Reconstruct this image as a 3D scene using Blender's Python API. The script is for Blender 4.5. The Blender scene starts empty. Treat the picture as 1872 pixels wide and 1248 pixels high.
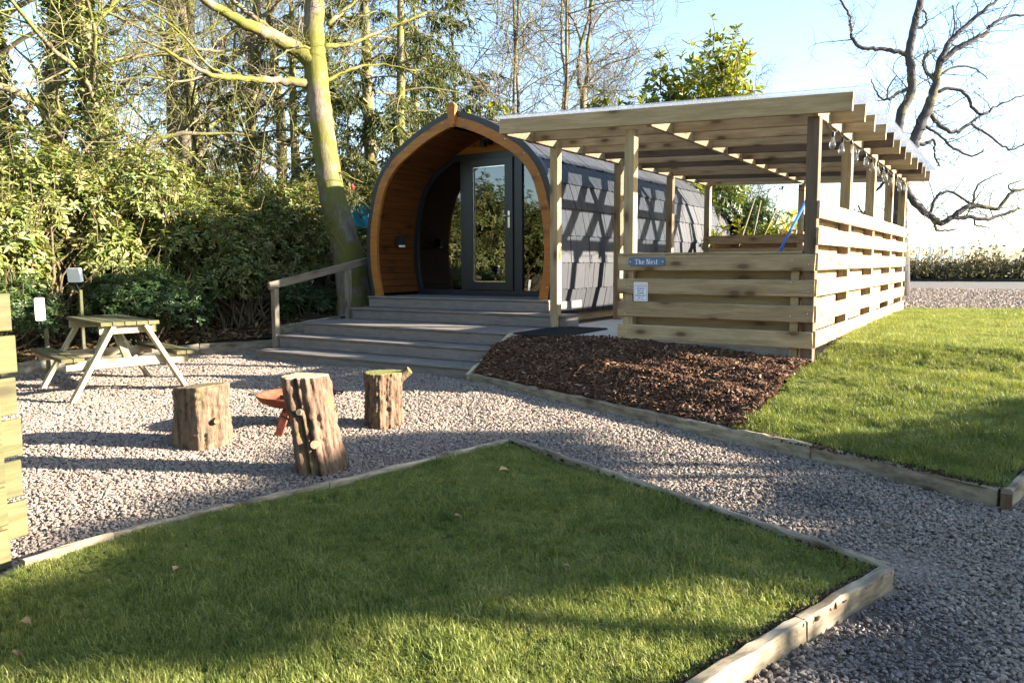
import bpy, math, random
import numpy as np
from mathutils import Matrix, Vector, Quaternion

S = bpy.context.scene
COL = S.collection
PI = math.pi
rad = math.radians

# ------------------------------------------------------------------ camera
CAM = np.array([1.4013, -6.9398, 0.7311])
RIGHT = np.array([0.84082818, 0.54128106, -0.00477417])
UP = np.array([-0.0496353, 0.0858803, 0.99506829])
FWD = np.array([-0.53902163, 0.83644449, -0.09907723])
FPX = 1412.7
cam_d = bpy.data.cameras.new('camera'); cam = bpy.data.objects.new('camera', cam_d); COL.objects.link(cam)
cam.matrix_world = Matrix(((RIGHT[0], UP[0], -FWD[0], CAM[0]), (RIGHT[1], UP[1], -FWD[1], CAM[1]),
                           (RIGHT[2], UP[2], -FWD[2], CAM[2]), (0, 0, 0, 1)))
cam_d.sensor_width = 36; cam_d.lens = FPX / 1872 * 36; cam_d.clip_start = .05; cam_d.clip_end = 3000
S.camera = cam

# ------------------------------------------------------------------ light
SUN_AZ, SUN_EL = rad(23.0), rad(16.5)
sun_dir = Vector((math.cos(SUN_AZ) * math.cos(SUN_EL), math.sin(SUN_AZ) * math.cos(SUN_EL), math.sin(SUN_EL)))
W = bpy.data.worlds.new('World'); S.world = W; W.use_nodes = True
wn = W.node_tree; wn.nodes.clear()
sky = wn.nodes.new('ShaderNodeTexSky'); sky.sky_type = 'NISHITA'; sky.sun_disc = False
sky.sun_elevation = SUN_EL; sky.sun_rotation = PI / 2 - SUN_AZ
sky.air_density = 1.0; sky.dust_density = .8; sky.ozone_density = 1.8; sky.altitude = 100
bg = wn.nodes.new('ShaderNodeBackground'); bg.inputs['Strength'].default_value = 0.068
wo = wn.nodes.new('ShaderNodeOutputWorld')
wn.links.new(sky.outputs[0], bg.inputs[0]); wn.links.new(bg.outputs[0], wo.inputs[0])
sl = bpy.data.lights.new('sun', 'SUN'); sl.energy = 5.0; sl.angle = rad(.55); sl.color = (1.0, .89, .73)
so = bpy.data.objects.new('sun', sl); COL.objects.link(so)
so.rotation_euler = sun_dir.to_track_quat('Z', 'Y').to_euler(); so.location = (20, 8, 12)
S.view_settings.view_transform = 'Standard'; S.view_settings.look = 'None'
S.view_settings.exposure = 2.95; S.view_settings.gamma = 1.0; S.view_settings.use_curve_mapping = False
S.cycles.use_denoising = True
S.cycles.max_bounces = 7; S.cycles.diffuse_bounces = 3; S.cycles.glossy_bounces = 3
S.cycles.transparent_max_bounces = 16; S.cycles.transmission_bounces = 4
S.cycles.use_adaptive_sampling = True; S.cycles.adaptive_threshold = .02

# ------------------------------------------------------------------ helpers
def V(px, py, d):
    """photo pixel (1872x1248) at depth d metres along the optical axis -> world point"""
    return CAM + d * (FWD + RIGHT * (px - 936) / FPX - UP * (py - 624) / FPX)

def wmat(o):
    if o.parent is None: return o.matrix_basis.copy()
    return wmat(o.parent) @ o.matrix_parent_inverse @ o.matrix_basis

def tag(o, label=None, cat=None, group=None, kind=None):
    if label: o['label'] = label
    if cat: o['category'] = cat
    if group: o['group'] = group
    if kind: o['kind'] = kind
    return o

def link(name, data, parent=None, M=None):
    o = bpy.data.objects.new(name, data); COL.objects.link(o)
    if parent is not None:
        o.parent = parent; o.matrix_parent_inverse = wmat(parent).inverted()
    if M is not None: o.matrix_basis = M
    return o

def thing(name, loc, label, cat, group=None, rz=0.0):
    o = bpy.data.objects.new(name, None); COL.objects.link(o); o.empty_display_size = .2
    o.matrix_basis = Matrix.Translation(Vector(loc)) @ Matrix.Rotation(rz, 4, 'Z')
    return tag(o, label, cat, group)

def copy_tree(o, parent=None):
    c = o.copy(); COL.objects.link(c)
    if parent is not None: c.parent = parent
    for ch in o.children: copy_tree(ch, c)
    return c

class MB:
    def __init__(s): s.v = []; s.f = []; s.n = 0
    def add(s, vs, fs):
        b = s.n; vs = [tuple(map(float, v)) for v in vs]
        s.v += vs; s.f += [tuple(i + b for i in f) for f in fs]; s.n += len(vs)
    def box(s, a, b):
        x0, y0, z0 = a; x1, y1, z1 = b
        s.add([(x0,y0,z0),(x1,y0,z0),(x1,y1,z0),(x0,y1,z0),(x0,y0,z1),(x1,y0,z1),(x1,y1,z1),(x0,y1,z1)],
              [(0,3,2,1),(4,5,6,7),(0,1,5,4),(1,2,6,5),(2,3,7,6),(3,0,4,7)])
    def tube(s, P, R, n=6, cap=True):
        P = np.asarray(P, float); R = np.asarray(R, float); m = len(P)
        T = np.gradient(P, axis=0); T /= np.linalg.norm(T, axis=1)[:, None] + 1e-9
        ref = np.array([0, 0, 1.]) if abs(T[0][2]) < .8 else np.array([1., 0, 0])
        A = np.cross(T, ref); A /= np.linalg.norm(A, axis=1)[:, None] + 1e-9
        B = np.cross(T, A)
        th = np.arange(n) * 2 * PI / n
        ring = P[:, None, :] + R[:, None, None] * (A[:, None, :] * np.cos(th)[None, :, None] + B[:, None, :] * np.sin(th)[None, :, None])
        fs = []
        for i in range(m - 1):
            for j in range(n):
                k = (j + 1) % n
                fs.append((i*n+j, i*n+k, (i+1)*n+k, (i+1)*n+j))
        if cap: fs.append(tuple(range(n))[::-1]); fs.append(tuple((m-1)*n + j for j in range(n)))
        s.add(ring.reshape(-1, 3), fs)
    def lathe(s, prof, n=20, c=(0,0,0)):
        vs = []; m = len(prof)
        for r, z in prof:
            for j in range(n):
                a = 2*PI*j/n; vs.append((c[0]+r*math.cos(a), c[1]+r*math.sin(a), c[2]+z))
        fs = []
        for i in range(m-1):
            for j in range(n):
                k = (j+1) % n; fs.append((i*n+j, i*n+k, (i+1)*n+k, (i+1)*n+j))
        s.add(vs, fs)
    def prism(s, poly, a, b, axis='Y'):
        """extrude polygon (list of 2-tuples) from a to b along an axis"""
        n = len(poly)
        def mk(p, t):
            return {'Y': (p[0], t, p[1]), 'X': (t, p[0], p[1]), 'Z': (p[0], p[1], t)}[axis]
        vs = [mk(p, a) for p in poly] + [mk(p, b) for p in poly]
        fs = [tuple(range(n)), tuple(range(2*n-1, n-1, -1))] + [(i, n+i, n+(i+1) % n, (i+1) % n) for i in range(n)]
        s.add(vs, fs)
    def mesh(s, name, mat=None, smooth=False):
        me = bpy.data.meshes.new(name); me.from_pydata(s.v, [], s.f); me.update()
        if mat: me.materials.append(mat)
        if smooth: me.shade_smooth()
        return me
    def build(s, name, mat, parent=None, smooth=False, M=None):
        return link(name, s.mesh(name, mat, smooth), parent, M)

_bc = {}
def cbox(L, w, h, mat, c=.004):
    """chamfered box centred in Y/Z, X from 0 to L; mesh data shared by size and material"""
    k = (round(L, 3), round(w, 3), round(h, 3), mat.name, c)
    if k in _bc: return _bc[k]
    m = MB(); c = min(c, w/3, h/3)
    vs = []; a, b = w/2, h/2
    oct_ = [(-a+c,-b),(a-c,-b),(a,-b+c),(a,b-c),(a-c,b),(-a+c,b),(-a,b-c),(-a,-b+c)]
    m.add([(0, y, z) for y, z in oct_] + [(L, y, z) for y, z in oct_],
          [tuple(range(8))[::-1], tuple(range(8, 16))] + [(i, (i+1) % 8, 8+(i+1) % 8, 8+i) for i in range(8)])
    _bc[k] = m.mesh('board', mat); return _bc[k]

def board(name, p0, p1, w, h, mat, parent=None, up=(0, 0, 1)):
    p0 = Vector(p0); p1 = Vector(p1); d = p1 - p0; L = d.length; x = d.normalized()
    u = Vector(up); y = u.cross(x).normalized(); z = x.cross(y)
    M = Matrix(((x[0], y[0], z[0], p0[0]), (x[1], y[1], z[1], p0[1]), (x[2], y[2], z[2], p0[2]), (0, 0, 0, 1)))
    return link(name, cbox(L, w, h, mat), parent, M)

def rough_board(name, p0, p1, w, h, mat, parent=None, amp=.004, seed=0):
    o = board(name, p0, p1, w, h, mat, parent); L = (Vector(p1)-Vector(p0)).length
    r = np.random.default_rng(int(abs(L)*1000)+seed); n = max(4, int(L/.07)); c = .007; a, b = w/2, h/2
    oc = np.array([(-a+c, -b), (a-c, -b), (a, -b+c), (a, b-c), (a-c, b), (-a+c, b), (-a, b-c), (-a, -b+c)])
    x = np.linspace(0, L, n+1); bow = .003*np.sin(x/L*PI*r.uniform(1, 3)+r.uniform(0, 3)); vs = []
    for i in range(n+1):
        q = oc + r.normal(0, amp*.5, (8, 2)); q[:, 0] += bow[i]; q[3:7, 1] += r.normal(0, amp*.6) - (r.uniform(.002, .006) if r.random() < .07 else 0)
        vs += [(x[i] + (r.normal(0, .003) if i in (0, n) else 0), y_, z_) for y_, z_ in q]
    m_ = MB(); m_.add(vs, [tuple(range(8))[::-1], tuple(n*8+k for k in range(8))] + [(i*8+k, i*8+(k+1) % 8, i*8+8+(k+1) % 8, i*8+8+k) for i in range(n) for k in range(8)])
    o.data = m_.mesh('board', mat); return o

def post(name, x, y, z0, z1, s, mat, parent=None):
    return board(name, (x, y, z0), (x, y, z1), s, s, mat, parent, up=(1, 0, 0))

# ------------------------------------------------------------------ materials
def new_mat(name, rough=.6, spec=.3):
    m = bpy.data.materials.new(name); m.use_nodes = True
    nt = m.node_tree; b = nt.nodes['Principled BSDF']
    b.inputs['Roughness'].default_value = rough; b.inputs['Specular IOR Level'].default_value = spec
    return m, nt, b
def nd(nt, t, **kw):
    n = nt.nodes.new('ShaderNode' + t)
    for k, v in kw.items():
        if k in n.inputs: n.inputs[k].default_value = v
        else: setattr(n, k, v)
    return n
def ramp(nt, fac, stops, interp='LINEAR'):
    r = nt.nodes.new('ShaderNodeValToRGB'); r.color_ramp.interpolation = interp
    e = r.color_ramp.elements
    while len(e) < len(stops): e.new(.5)
    for i, (p, c) in enumerate(stops):
        e[i].position = p; e[i].color = (*c, 1) if len(c) == 3 else c
    if fac is not None: nt.links.new(fac, r.inputs[0])
    return r
def mixc(nt, fac, a, b, mode='MIX'):
    m = nt.nodes.new('ShaderNodeMix'); m.data_type = 'RGBA'; m.blend_type = mode
    for sock, v in ((m.inputs[0], fac), (m.inputs[6], a), (m.inputs[7], b)):
        if hasattr(v, 'is_output') or hasattr(v, 'links'): nt.links.new(v, sock)
        elif isinstance(v, (int, float)): sock.default_value = v
        else: sock.default_value = (*v, 1)
    return m.outputs[2]
def math_(nt, op, a, b=0.0, clamp=False):
    m = nt.nodes.new('ShaderNodeMath'); m.operation = op; m.use_clamp = clamp
    for s_, v in ((m.inputs[0], a), (m.inputs[1], b)):
        if hasattr(v, 'links'): nt.links.new(v, s_)
        else: s_.default_value = v
    return m.outputs[0]
def bump(nt, b, h, strength=.3, dist=.01):
    n = nd(nt, 'Bump', Strength=strength, Distance=dist); nt.links.new(h, n.inputs['Height']); nt.links.new(n.outputs[0], b.inputs['Normal'])
def obj_coords(nt, scale=(1, 1, 1), rnd=True):
    tc = nd(nt, 'TexCoord'); mp = nd(nt, 'Mapping'); mp.inputs['Scale'].default_value = scale
    if rnd:
        oi = nd(nt, 'ObjectInfo'); va = nd(nt, 'VectorMath', operation='ADD')
        mul = math_(nt, 'MULTIPLY', oi.outputs['Random'], 91.7)
        nt.links.new(tc.outputs['Object'], va.inputs[0]); nt.links.new(mul, va.inputs[1]); nt.links.new(va.outputs[0], mp.inputs[0])
        return mp.outputs[0], oi.outputs['Random']
    nt.links.new(tc.outputs['Object'], mp.inputs[0]); return mp.outputs[0], None

def wood(name, light, dark, knot, grain=1.0, rough=.75, green=None, var=.25, dirt=0.0):
    """sawn softwood: grain stretched along the board's own X, sparse knots, per-board tint"""
    m, nt, b = new_mat(name, rough, .2)
    co, rnd = obj_coords(nt, (1.1, 12, 12))
    n1 = nd(nt, 'TexNoise', Scale=2.2*grain, Detail=5.0, Roughness=.6); nt.links.new(co, n1.inputs['Vector'])
    n2 = nd(nt, 'TexNoise', Scale=9*grain, Detail=4.0, Roughness=.7); nt.links.new(co, n2.inputs['Vector'])
    co2, _ = obj_coords(nt, (1.7, .9, 4.2))
    n3 = nd(nt, 'TexNoise', Scale=.9, Detail=3.0); nt.links.new(co2, n3.inputs['Vector'])
    vo = nd(nt, 'TexVoronoi', Scale=1.0, Randomness=1.0); vo.voronoi_dimensions = '2D'
    sx_ = nd(nt, 'SeparateXYZ'); cx_ = nd(nt, 'CombineXYZ'); nt.links.new(co2, sx_.inputs[0]); nt.links.new(sx_.outputs[0], cx_.inputs[0])
    nt.links.new(math_(nt, 'ADD', sx_.outputs[2], math_(nt, 'MULTIPLY', sx_.outputs[1], 3.0)), cx_.inputs[1]); nt.links.new(cx_.outputs[0], vo.inputs['Vector'])
    g = math_(nt, 'ADD', math_(nt, 'MULTIPLY', n1.outputs[0], .65), math_(nt, 'MULTIPLY', n2.outputs[0], .35))
    c = ramp(nt, g, [(.40, dark), (.5, tuple((a_+b_)/2 for a_, b_ in zip(dark, light))), (.57, light)]).outputs[0]
    blot = ramp(nt, n3.outputs[0], [(.4, (0, 0, 0)), (.7, (1, 1, 1))]).outputs[0]
    c = mixc(nt, math_(nt, 'MULTIPLY', blot, .45), c, green or tuple(x*.72 for x in light))
    kd = math_(nt, 'ADD', vo.outputs['Distance'], math_(nt, 'MULTIPLY', n2.outputs[0], .05))
    kn = ramp(nt, kd, [(.075, (1, 1, 1)), (.11, (.7, .7, .7)), (.14, (.4, .4, .4)), (.3, (0, 0, 0))]).outputs[0]
    c = mixc(nt, kn, c, knot)
    tint = nd(nt, 'HueSaturation'); nt.links.new(c, tint.inputs['Color'])
    nt.links.new(math_(nt, 'ADD', math_(nt, 'MULTIPLY', rnd, var*2), 1-var), tint.inputs['Value'])
    r2 = math_(nt, 'FRACT', math_(nt, 'MULTIPLY', rnd, 17.3))
    c = mixc(nt, math_(nt, 'MULTIPLY', r2, var*1.3), tint.outputs[0], tuple(x_*y_ for x_, y_ in zip(dark, (1.25, .95, .85))))
    if dirt:
        co3, _ = obj_coords(nt, (3, 9, 9)); n4 = nd(nt, 'TexNoise', Scale=2.2, Detail=7.0, Roughness=.7); nt.links.new(co3, n4.inputs['Vector'])
        c = mixc(nt, math_(nt, 'MULTIPLY', ramp(nt, n4.outputs[0], [(.45, (0, 0, 0)), (.62, (1, 1, 1))]).outputs[0], dirt), c, (.035, .026, .018))
    nt.links.new(c, b.inputs['Base Color'])
    bump(nt, b, g, .35, .004)
    return m

def plain(name, col, rough=.6, spec=.3, metal=0.0, noise=0.0, scale=20.0, bmp=0.0):
    m, nt, b = new_mat(name, rough, spec); b.inputs['Metallic'].default_value = metal
    if noise:
        co, rnd = obj_coords(nt)
        n = nd(nt, 'TexNoise', Scale=scale, Detail=5.0, Roughness=.65); nt.links.new(co, n.inputs['Vector'])
        c = ramp(nt, n.outputs[0], [(.3, tuple(x*(1-noise) for x in col)), (.7, tuple(min(1, x*(1+noise)) for x in col))]).outputs[0]
        nt.links.new(c, b.inputs['Base Color'])
        if bmp: bump(nt, b, n.outputs[0], bmp, .01)
    else: b.inputs['Base Color'].default_value = (*col, 1)
    return m

def leafmat(name, cols, rough=.45, trans=.35, spec=.4):
    """leaf: diffuse+gloss with some light passing through; colour varies leaf to leaf"""
    m, nt, b = new_mat(name, rough, spec)
    at = nd(nt, 'Attribute', attribute_name='rnd')
    c = ramp(nt, at.outputs['Fac'], cols).outputs[0]
    nt.links.new(c, b.inputs['Base Color'])
    tr = nd(nt, 'BsdfTranslucent'); nt.links.new(mixc(nt, 1.0, c, (1.25, 1.2, .45), 'MULTIPLY'), tr.inputs['Color'])
    mx = nd(nt, 'MixShader'); mx.inputs[0].default_value = trans
    nt.links.new(b.outputs[0], mx.inputs[1]); nt.links.new(tr.outputs[0], mx.inputs[2])
    nt.links.new(mx.outputs[0], nt.nodes['Material Output'].inputs['Surface'])
    return m

M = {}
M['timber'] = wood('treated_timber', (.36, .272, .152), (.235, .17, .092), (.09, .055, .029), green=(.275, .21, .112), var=.2)
M['timber_dark'] = wood('darker_brown_timber', (.125, .088, .056), (.075, .052, .034), (.035, .024, .016), green=(.10, .075, .05))
M['timber_rough'] = wood('weathered_edging_timber', (.34, .295, .21), (.19, .158, .108), (.08, .06, .04), green=(.22, .2, .14), var=.15, dirt=.55)
M['timber_green'] = wood('algae_tinted_timber', (.10, .093, .045), (.055, .053, .024), (.03, .026, .014), green=(.06, .07, .022), var=.2)
M['pale_timber'] = wood('pale_planed_timber', (.42, .36, .235), (.30, .255, .155), (.15, .11, .06), green=(.33, .315, .185), var=.12)
M['rail'] = wood('grey_brown_rail', (.25, .21, .15), (.16, .132, .095), (.09, .07, .05), green=(.19, .175, .125))
M['orange_wood'] = wood('orange_stained_wood', (.34, .14, .03), (.24, .09, .017), (.12, .04, .01), rough=.5, green=(.29, .11, .022), var=.1)
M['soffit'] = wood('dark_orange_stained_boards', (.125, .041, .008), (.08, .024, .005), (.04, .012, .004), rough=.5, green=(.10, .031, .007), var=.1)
M['frame'] = plain('anthracite_frame', (.012, .013, .0175), .38, .45, noise=.12, scale=60)
M['flash'] = plain('dark_flashing', (.018, .019, .023), .5, .4)
M['deckboard'] = wood('grey_composite_deck', (.21, .186, .168), (.168, .149, .135), (.16, .14, .127), grain=2.0, rough=.6, green=(.18, .16, .145), var=.07, dirt=.22)
M['concrete'] = plain('pale_concrete_slab', (.36, .345, .31), .85, .2, noise=.14, scale=14, bmp=.2)
M['rubber'] = plain('black_rubber', (.014, .015, .018), .75, .3, noise=.3, scale=120, bmp=.5)
M['black'] = plain('black_plastic', (.012, .012, .013), .45, .4)
M['white'] = plain('white_plastic', (.78, .78, .76), .35, .5)
M['steel'] = plain('brushed_steel', (.62, .6, .56), .25, .5, metal=1.0)
M['blue'] = plain('blue_plastic_handle', (.012, .075, .42), .35, .5)
M['signblue'] = plain('slate_blue_sign', (.085, .125, .20), .5, .4, noise=.1, scale=30)
M['signwhite'] = plain('sign_white', (.74, .75, .78), .45, .4)
M['signink'] = plain('sign_blue_ink', (.03, .035, .16), .6, .2)
M['signred'] = plain('sign_red_ink', (.5, .06, .08), .6, .2)

def slate_mat():
    m, nt, b = new_mat('grey_slate_shingle', .62, .35)
    co, rnd = obj_coords(nt, (9, 1.2, 3))
    n = nd(nt, 'TexNoise', Scale=5, Detail=6.0, Roughness=.65); nt.links.new(co, n.inputs['Vector'])
    n2 = nd(nt, 'TexNoise', Scale=42, Detail=3.0); nt.links.new(co, n2.inputs['Vector'])
    c = ramp(nt, n.outputs[0], [(.3, (.016, .0172, .0215)), (.7, (.029, .031, .0375))]).outputs[0]
    h = nd(nt, 'HueSaturation'); nt.links.new(c, h.inputs['Color'])
    nt.links.new(math_(nt, 'ADD', math_(nt, 'MULTIPLY', rnd, .3), .85), h.inputs['Value'])
    nt.links.new(h.outputs[0], b.inputs['Base Color'])
    bump(nt, b, math_(nt, 'ADD', n.outputs[0], math_(nt, 'MULTIPLY', n2.outputs[0], .3)), .5, .008)
    return m
M['slate'] = slate_mat()

def glass_mat(name, ior, tint, rough=.0, body=0.0):
    m = bpy.data.materials.new(name); m.use_nodes = True; nt = m.node_tree; nt.nodes.clear()
    lw = nd(nt, 'LayerWeight', Blend=.5); fr = nd(nt, 'Math', operation='MULTIPLY_ADD')
    pw = math_(nt, 'POWER', lw.outputs['Facing'], 4.0); nt.links.new(pw, fr.inputs[0]); fr.inputs[1].default_value = .75; fr.inputs[2].default_value = ((ior-1)/(ior+1))**2
    tr = nd(nt, 'BsdfTransparent'); tr.inputs[0].default_value = (*tint, 1)
    gl = nd(nt, 'BsdfGlossy', Roughness=rough); gl.inputs['Color'].default_value = (.95, .97, 1, 1)
    mx = nd(nt, 'MixShader'); out = nd(nt, 'OutputMaterial')
    nt.links.new(fr.outputs[0], mx.inputs[0])
    src = tr.outputs[0]
    if body:
        tl = nd(nt, 'BsdfTranslucent'); tl.inputs[0].default_value = (.8, .85, .9, 1)
        df = nd(nt, 'BsdfDiffuse'); df.inputs[0].default_value = (.5, .62, .85, 1)
        m0 = nd(nt, 'MixShader'); m0.inputs[0].default_value = .5
        nt.links.new(tl.outputs[0], m0.inputs[1]); nt.links.new(df.outputs[0], m0.inputs[2])
        m1 = nd(nt, 'MixShader'); m1.inputs[0].default_value = body
        nt.links.new(tr.outputs[0], m1.inputs[1]); nt.links.new(m0.outputs[0], m1.inputs[2]); src = m1.outputs[0]
    nt.links.new(src, mx.inputs[1]); nt.links.new(gl.outputs[0], mx.inputs[2]); nt.links.new(mx.outputs[0], out.inputs[0])
    return m
M['pane'] = glass_mat('window_glass', 1.9, (.45, .47, .46))
M['poly'] = glass_mat('corrugated_clear_sheet', 1.45, (.62, .69, .77), .1, .2)
M['bulb'] = glass_mat('bulb_glass', 2.0, (.97, .97, .96), .02)

def ground_mat(name, stops, scale, rough=.95, bmp=.6, dist=.02, scale2=None, spec=.1):
    m, nt, b = new_mat(name, rough, spec)
    tc = nd(nt, 'TexCoord')
    n = nd(nt, 'TexNoise', Scale=scale, Detail=8.0, Roughness=.7); nt.links.new(tc.outputs['Object'], n.inputs['Vector'])
    n2 = nd(nt, 'TexNoise', Scale=scale2 or scale*.06, Detail=3.0); nt.links.new(tc.outputs['Object'], n2.inputs['Vector'])
    f = math_(nt, 'ADD', math_(nt, 'MULTIPLY', n.outputs[0], .65), math_(nt, 'MULTIPLY', n2.outputs[0], .35))
    nt.links.new(ramp(nt, f, stops).outputs[0], b.inputs['Base Color'])
    bump(nt, b, n.outputs[0], bmp, dist)
    return m
M['gravel_base'] = ground_mat('gravel_bed', [(.35, (.15, .122, .10)), (.6, (.30, .245, .20))], 160)
M['soil'] = ground_mat('dark_woodland_soil', [(.35, (.018, .013, .009)), (.65, (.065, .045, .028))], 22)
M['turf'] = ground_mat('turf_underlayer', [(.35, (.03, .04, .012)), (.65, (.075, .10, .026))], 60)
M['field'] = ground_mat('rough_grass_field', [(.35, (.06, .08, .025)), (.65, (.13, .15, .05))], 3)
M['mulchbase'] = ground_mat('bark_mulch_bed', [(.35, (.022, .012, .007)), (.65, (.085, .045, .025))], 70)
M['asphalt'] = ground_mat('asphalt', [(.35, (.10, .092, .085)), (.65, (.16, .148, .135))], 60, bmp=.2)
M['verge'] = ground_mat('loose_gravel_verge', [(.38, (.12, .095, .075)), (.62, (.36, .30, .25))], 38, bmp=1.0, dist=.05, scale2=1.2)

def inst_mat(name, stops, rough=.8, spec=.25, tex=0.0):
    """material whose colour differs from instance to instance"""
    m, nt, b = new_mat(name, rough, spec)
    oi = nd(nt, 'ObjectInfo'); c = ramp(nt, oi.outputs['Random'], stops).outputs[0]
    if tex:
        co, _ = obj_coords(nt)
        n = nd(nt, 'TexNoise', Scale=90.0, Detail=4.0); nt.links.new(co, n.inputs['Vector'])
        c = mixc(nt, math_(nt, 'MULTIPLY', n.outputs[0], tex), c, (.12, .10, .1))
    nt.links.new(c, b.inputs['Base Color'])
    return m
M['pebble'] = inst_mat('pinkish_granite_chippings', [(0, (.145, .117, .098)), (.2, (.235, .182, .142)), (.4, (.18, .153, .13)), (.6, (.285, .228, .178)), (.75, (.20, .16, .128)), (.9, (.235, .202, .168)), (1, (.36, .31, .25))], .8, .25, .3)
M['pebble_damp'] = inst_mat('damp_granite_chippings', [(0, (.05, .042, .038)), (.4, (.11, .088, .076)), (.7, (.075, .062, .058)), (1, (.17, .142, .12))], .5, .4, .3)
M['bark_chip'] = inst_mat('bark_chips', [(0, (.042, .022, .013)), (.4, (.11, .056, .032)), (.7, (.07, .039, .024)), (.93, (.18, .10, .06)), (1, (.32, .22, .15))], .9, .15)
M['grassblade'] = None

def bark(name, light, dark, moss=None, amount=.5, scale=6.0, mscale=1.6):
    m, nt, b = new_mat(name, .9, .15)
    tc = nd(nt, 'TexCoord'); mp = nd(nt, 'Mapping'); mp.inputs['Scale'].default_value = (1, 1, .3)
    nt.links.new(tc.outputs['Object'], mp.inputs[0])
    n = nd(nt, 'TexNoise', Scale=scale, Detail=8.0, Roughness=.7); nt.links.new(mp.outputs[0], n.inputs['Vector'])
    c = ramp(nt, n.outputs[0], [(.35, dark), (.65, light)]).outputs[0]
    if moss:
        n2 = nd(nt, 'TexNoise', Scale=mscale, Detail=6.0, Roughness=.65); nt.links.new(tc.outputs['Object'], n2.inputs['Vector'])
        f = ramp(nt, n2.outputs[0], [(.62-amount*.3, (0, 0, 0)), (.72-amount*.3, (1, 1, 1))]).outputs[0]
        c = mixc(nt, f, c, moss)
    nt.links.new(c, b.inputs['Base Color']); bump(nt, b, n.outputs[0], .7, .03)
    return m
M['bark_moss'] = bark('mossy_bark', (.20, .165, .13), (.085, .068, .05), (.105, .103, .025), .68, 9)
M['bark_far'] = bark('woodland_bark', (.20, .168, .11), (.09, .074, .047), (.135, .138, .038), .55, 6)
M['bark_pale'] = bark('pale_smooth_bark', (.165, .135, .10), (.08, .066, .05), (.105, .105, .032), .42, 5)
M['bark_grey'] = bark('dark_grey_bark', (.095, .087, .092), (.04, .036, .039), (.09, .083, .04), .3, 7)
M['twig'] = plain('shrub_twigs', (.10, .075, .045), .85, .2, noise=.3, scale=8)

# ------------------------------------------------------------------ leaf cloud and scatter helpers
def leaf_mesh(name, P, D, Nn, L, Wd, mat, rnd, fold=.18, curl=.12):
    """one mesh of many leaves: base P, direction D, face normal Nn, length L, width Wd (arrays)"""
    n = len(P); D = D / (np.linalg.norm(D, axis=1)[:, None] + 1e-9)
    Sd = np.cross(D, Nn); Sd /= np.linalg.norm(Sd, axis=1)[:, None] + 1e-9
    Nn = np.cross(Sd, D)
    L = L[:, None]; Wd = Wd[:, None]
    v = np.empty((n, 6, 3))
    v[:, 0] = P
    v[:, 1] = P + D*L*.35 + Sd*Wd*.5 + Nn*Wd*fold
    v[:, 2] = P + D*L*.72 + Sd*Wd*.42 + Nn*(Wd*fold - L*curl*.5)
    v[:, 3] = P + D*L - Nn*L*curl
    v[:, 4] = P + D*L*.72 - Sd*Wd*.42 + Nn*(Wd*fold - L*curl*.5)
    v[:, 5] = P + D*L*.35 - Sd*Wd*.5 + Nn*Wd*fold
    me = bpy.data.meshes.new(name)
    me.vertices.add(n*6); me.vertices.foreach_set('co', v.reshape(-1))
    base = np.arange(n)[:, None]*6
    idx = (base + np.array([[0, 1, 2, 3, 0, 3, 4, 5]])).reshape(-1)
    me.loops.add(n*8); me.loops.foreach_set('vertex_index', idx)
    me.polygons.add(n*2); me.polygons.foreach_set('loop_start', np.arange(n*2)*4)
    me.update(calc_edges=True)
    a = me.attributes.new('rnd', 'FLOAT', 'FACE'); a.data.foreach_set('value', np.repeat(rnd, 2).astype(np.float32))
    me.materials.append(mat)
    return me

def unit(a): return a / (np.linalg.norm(a, axis=-1, keepdims=True) + 1e-9)

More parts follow.
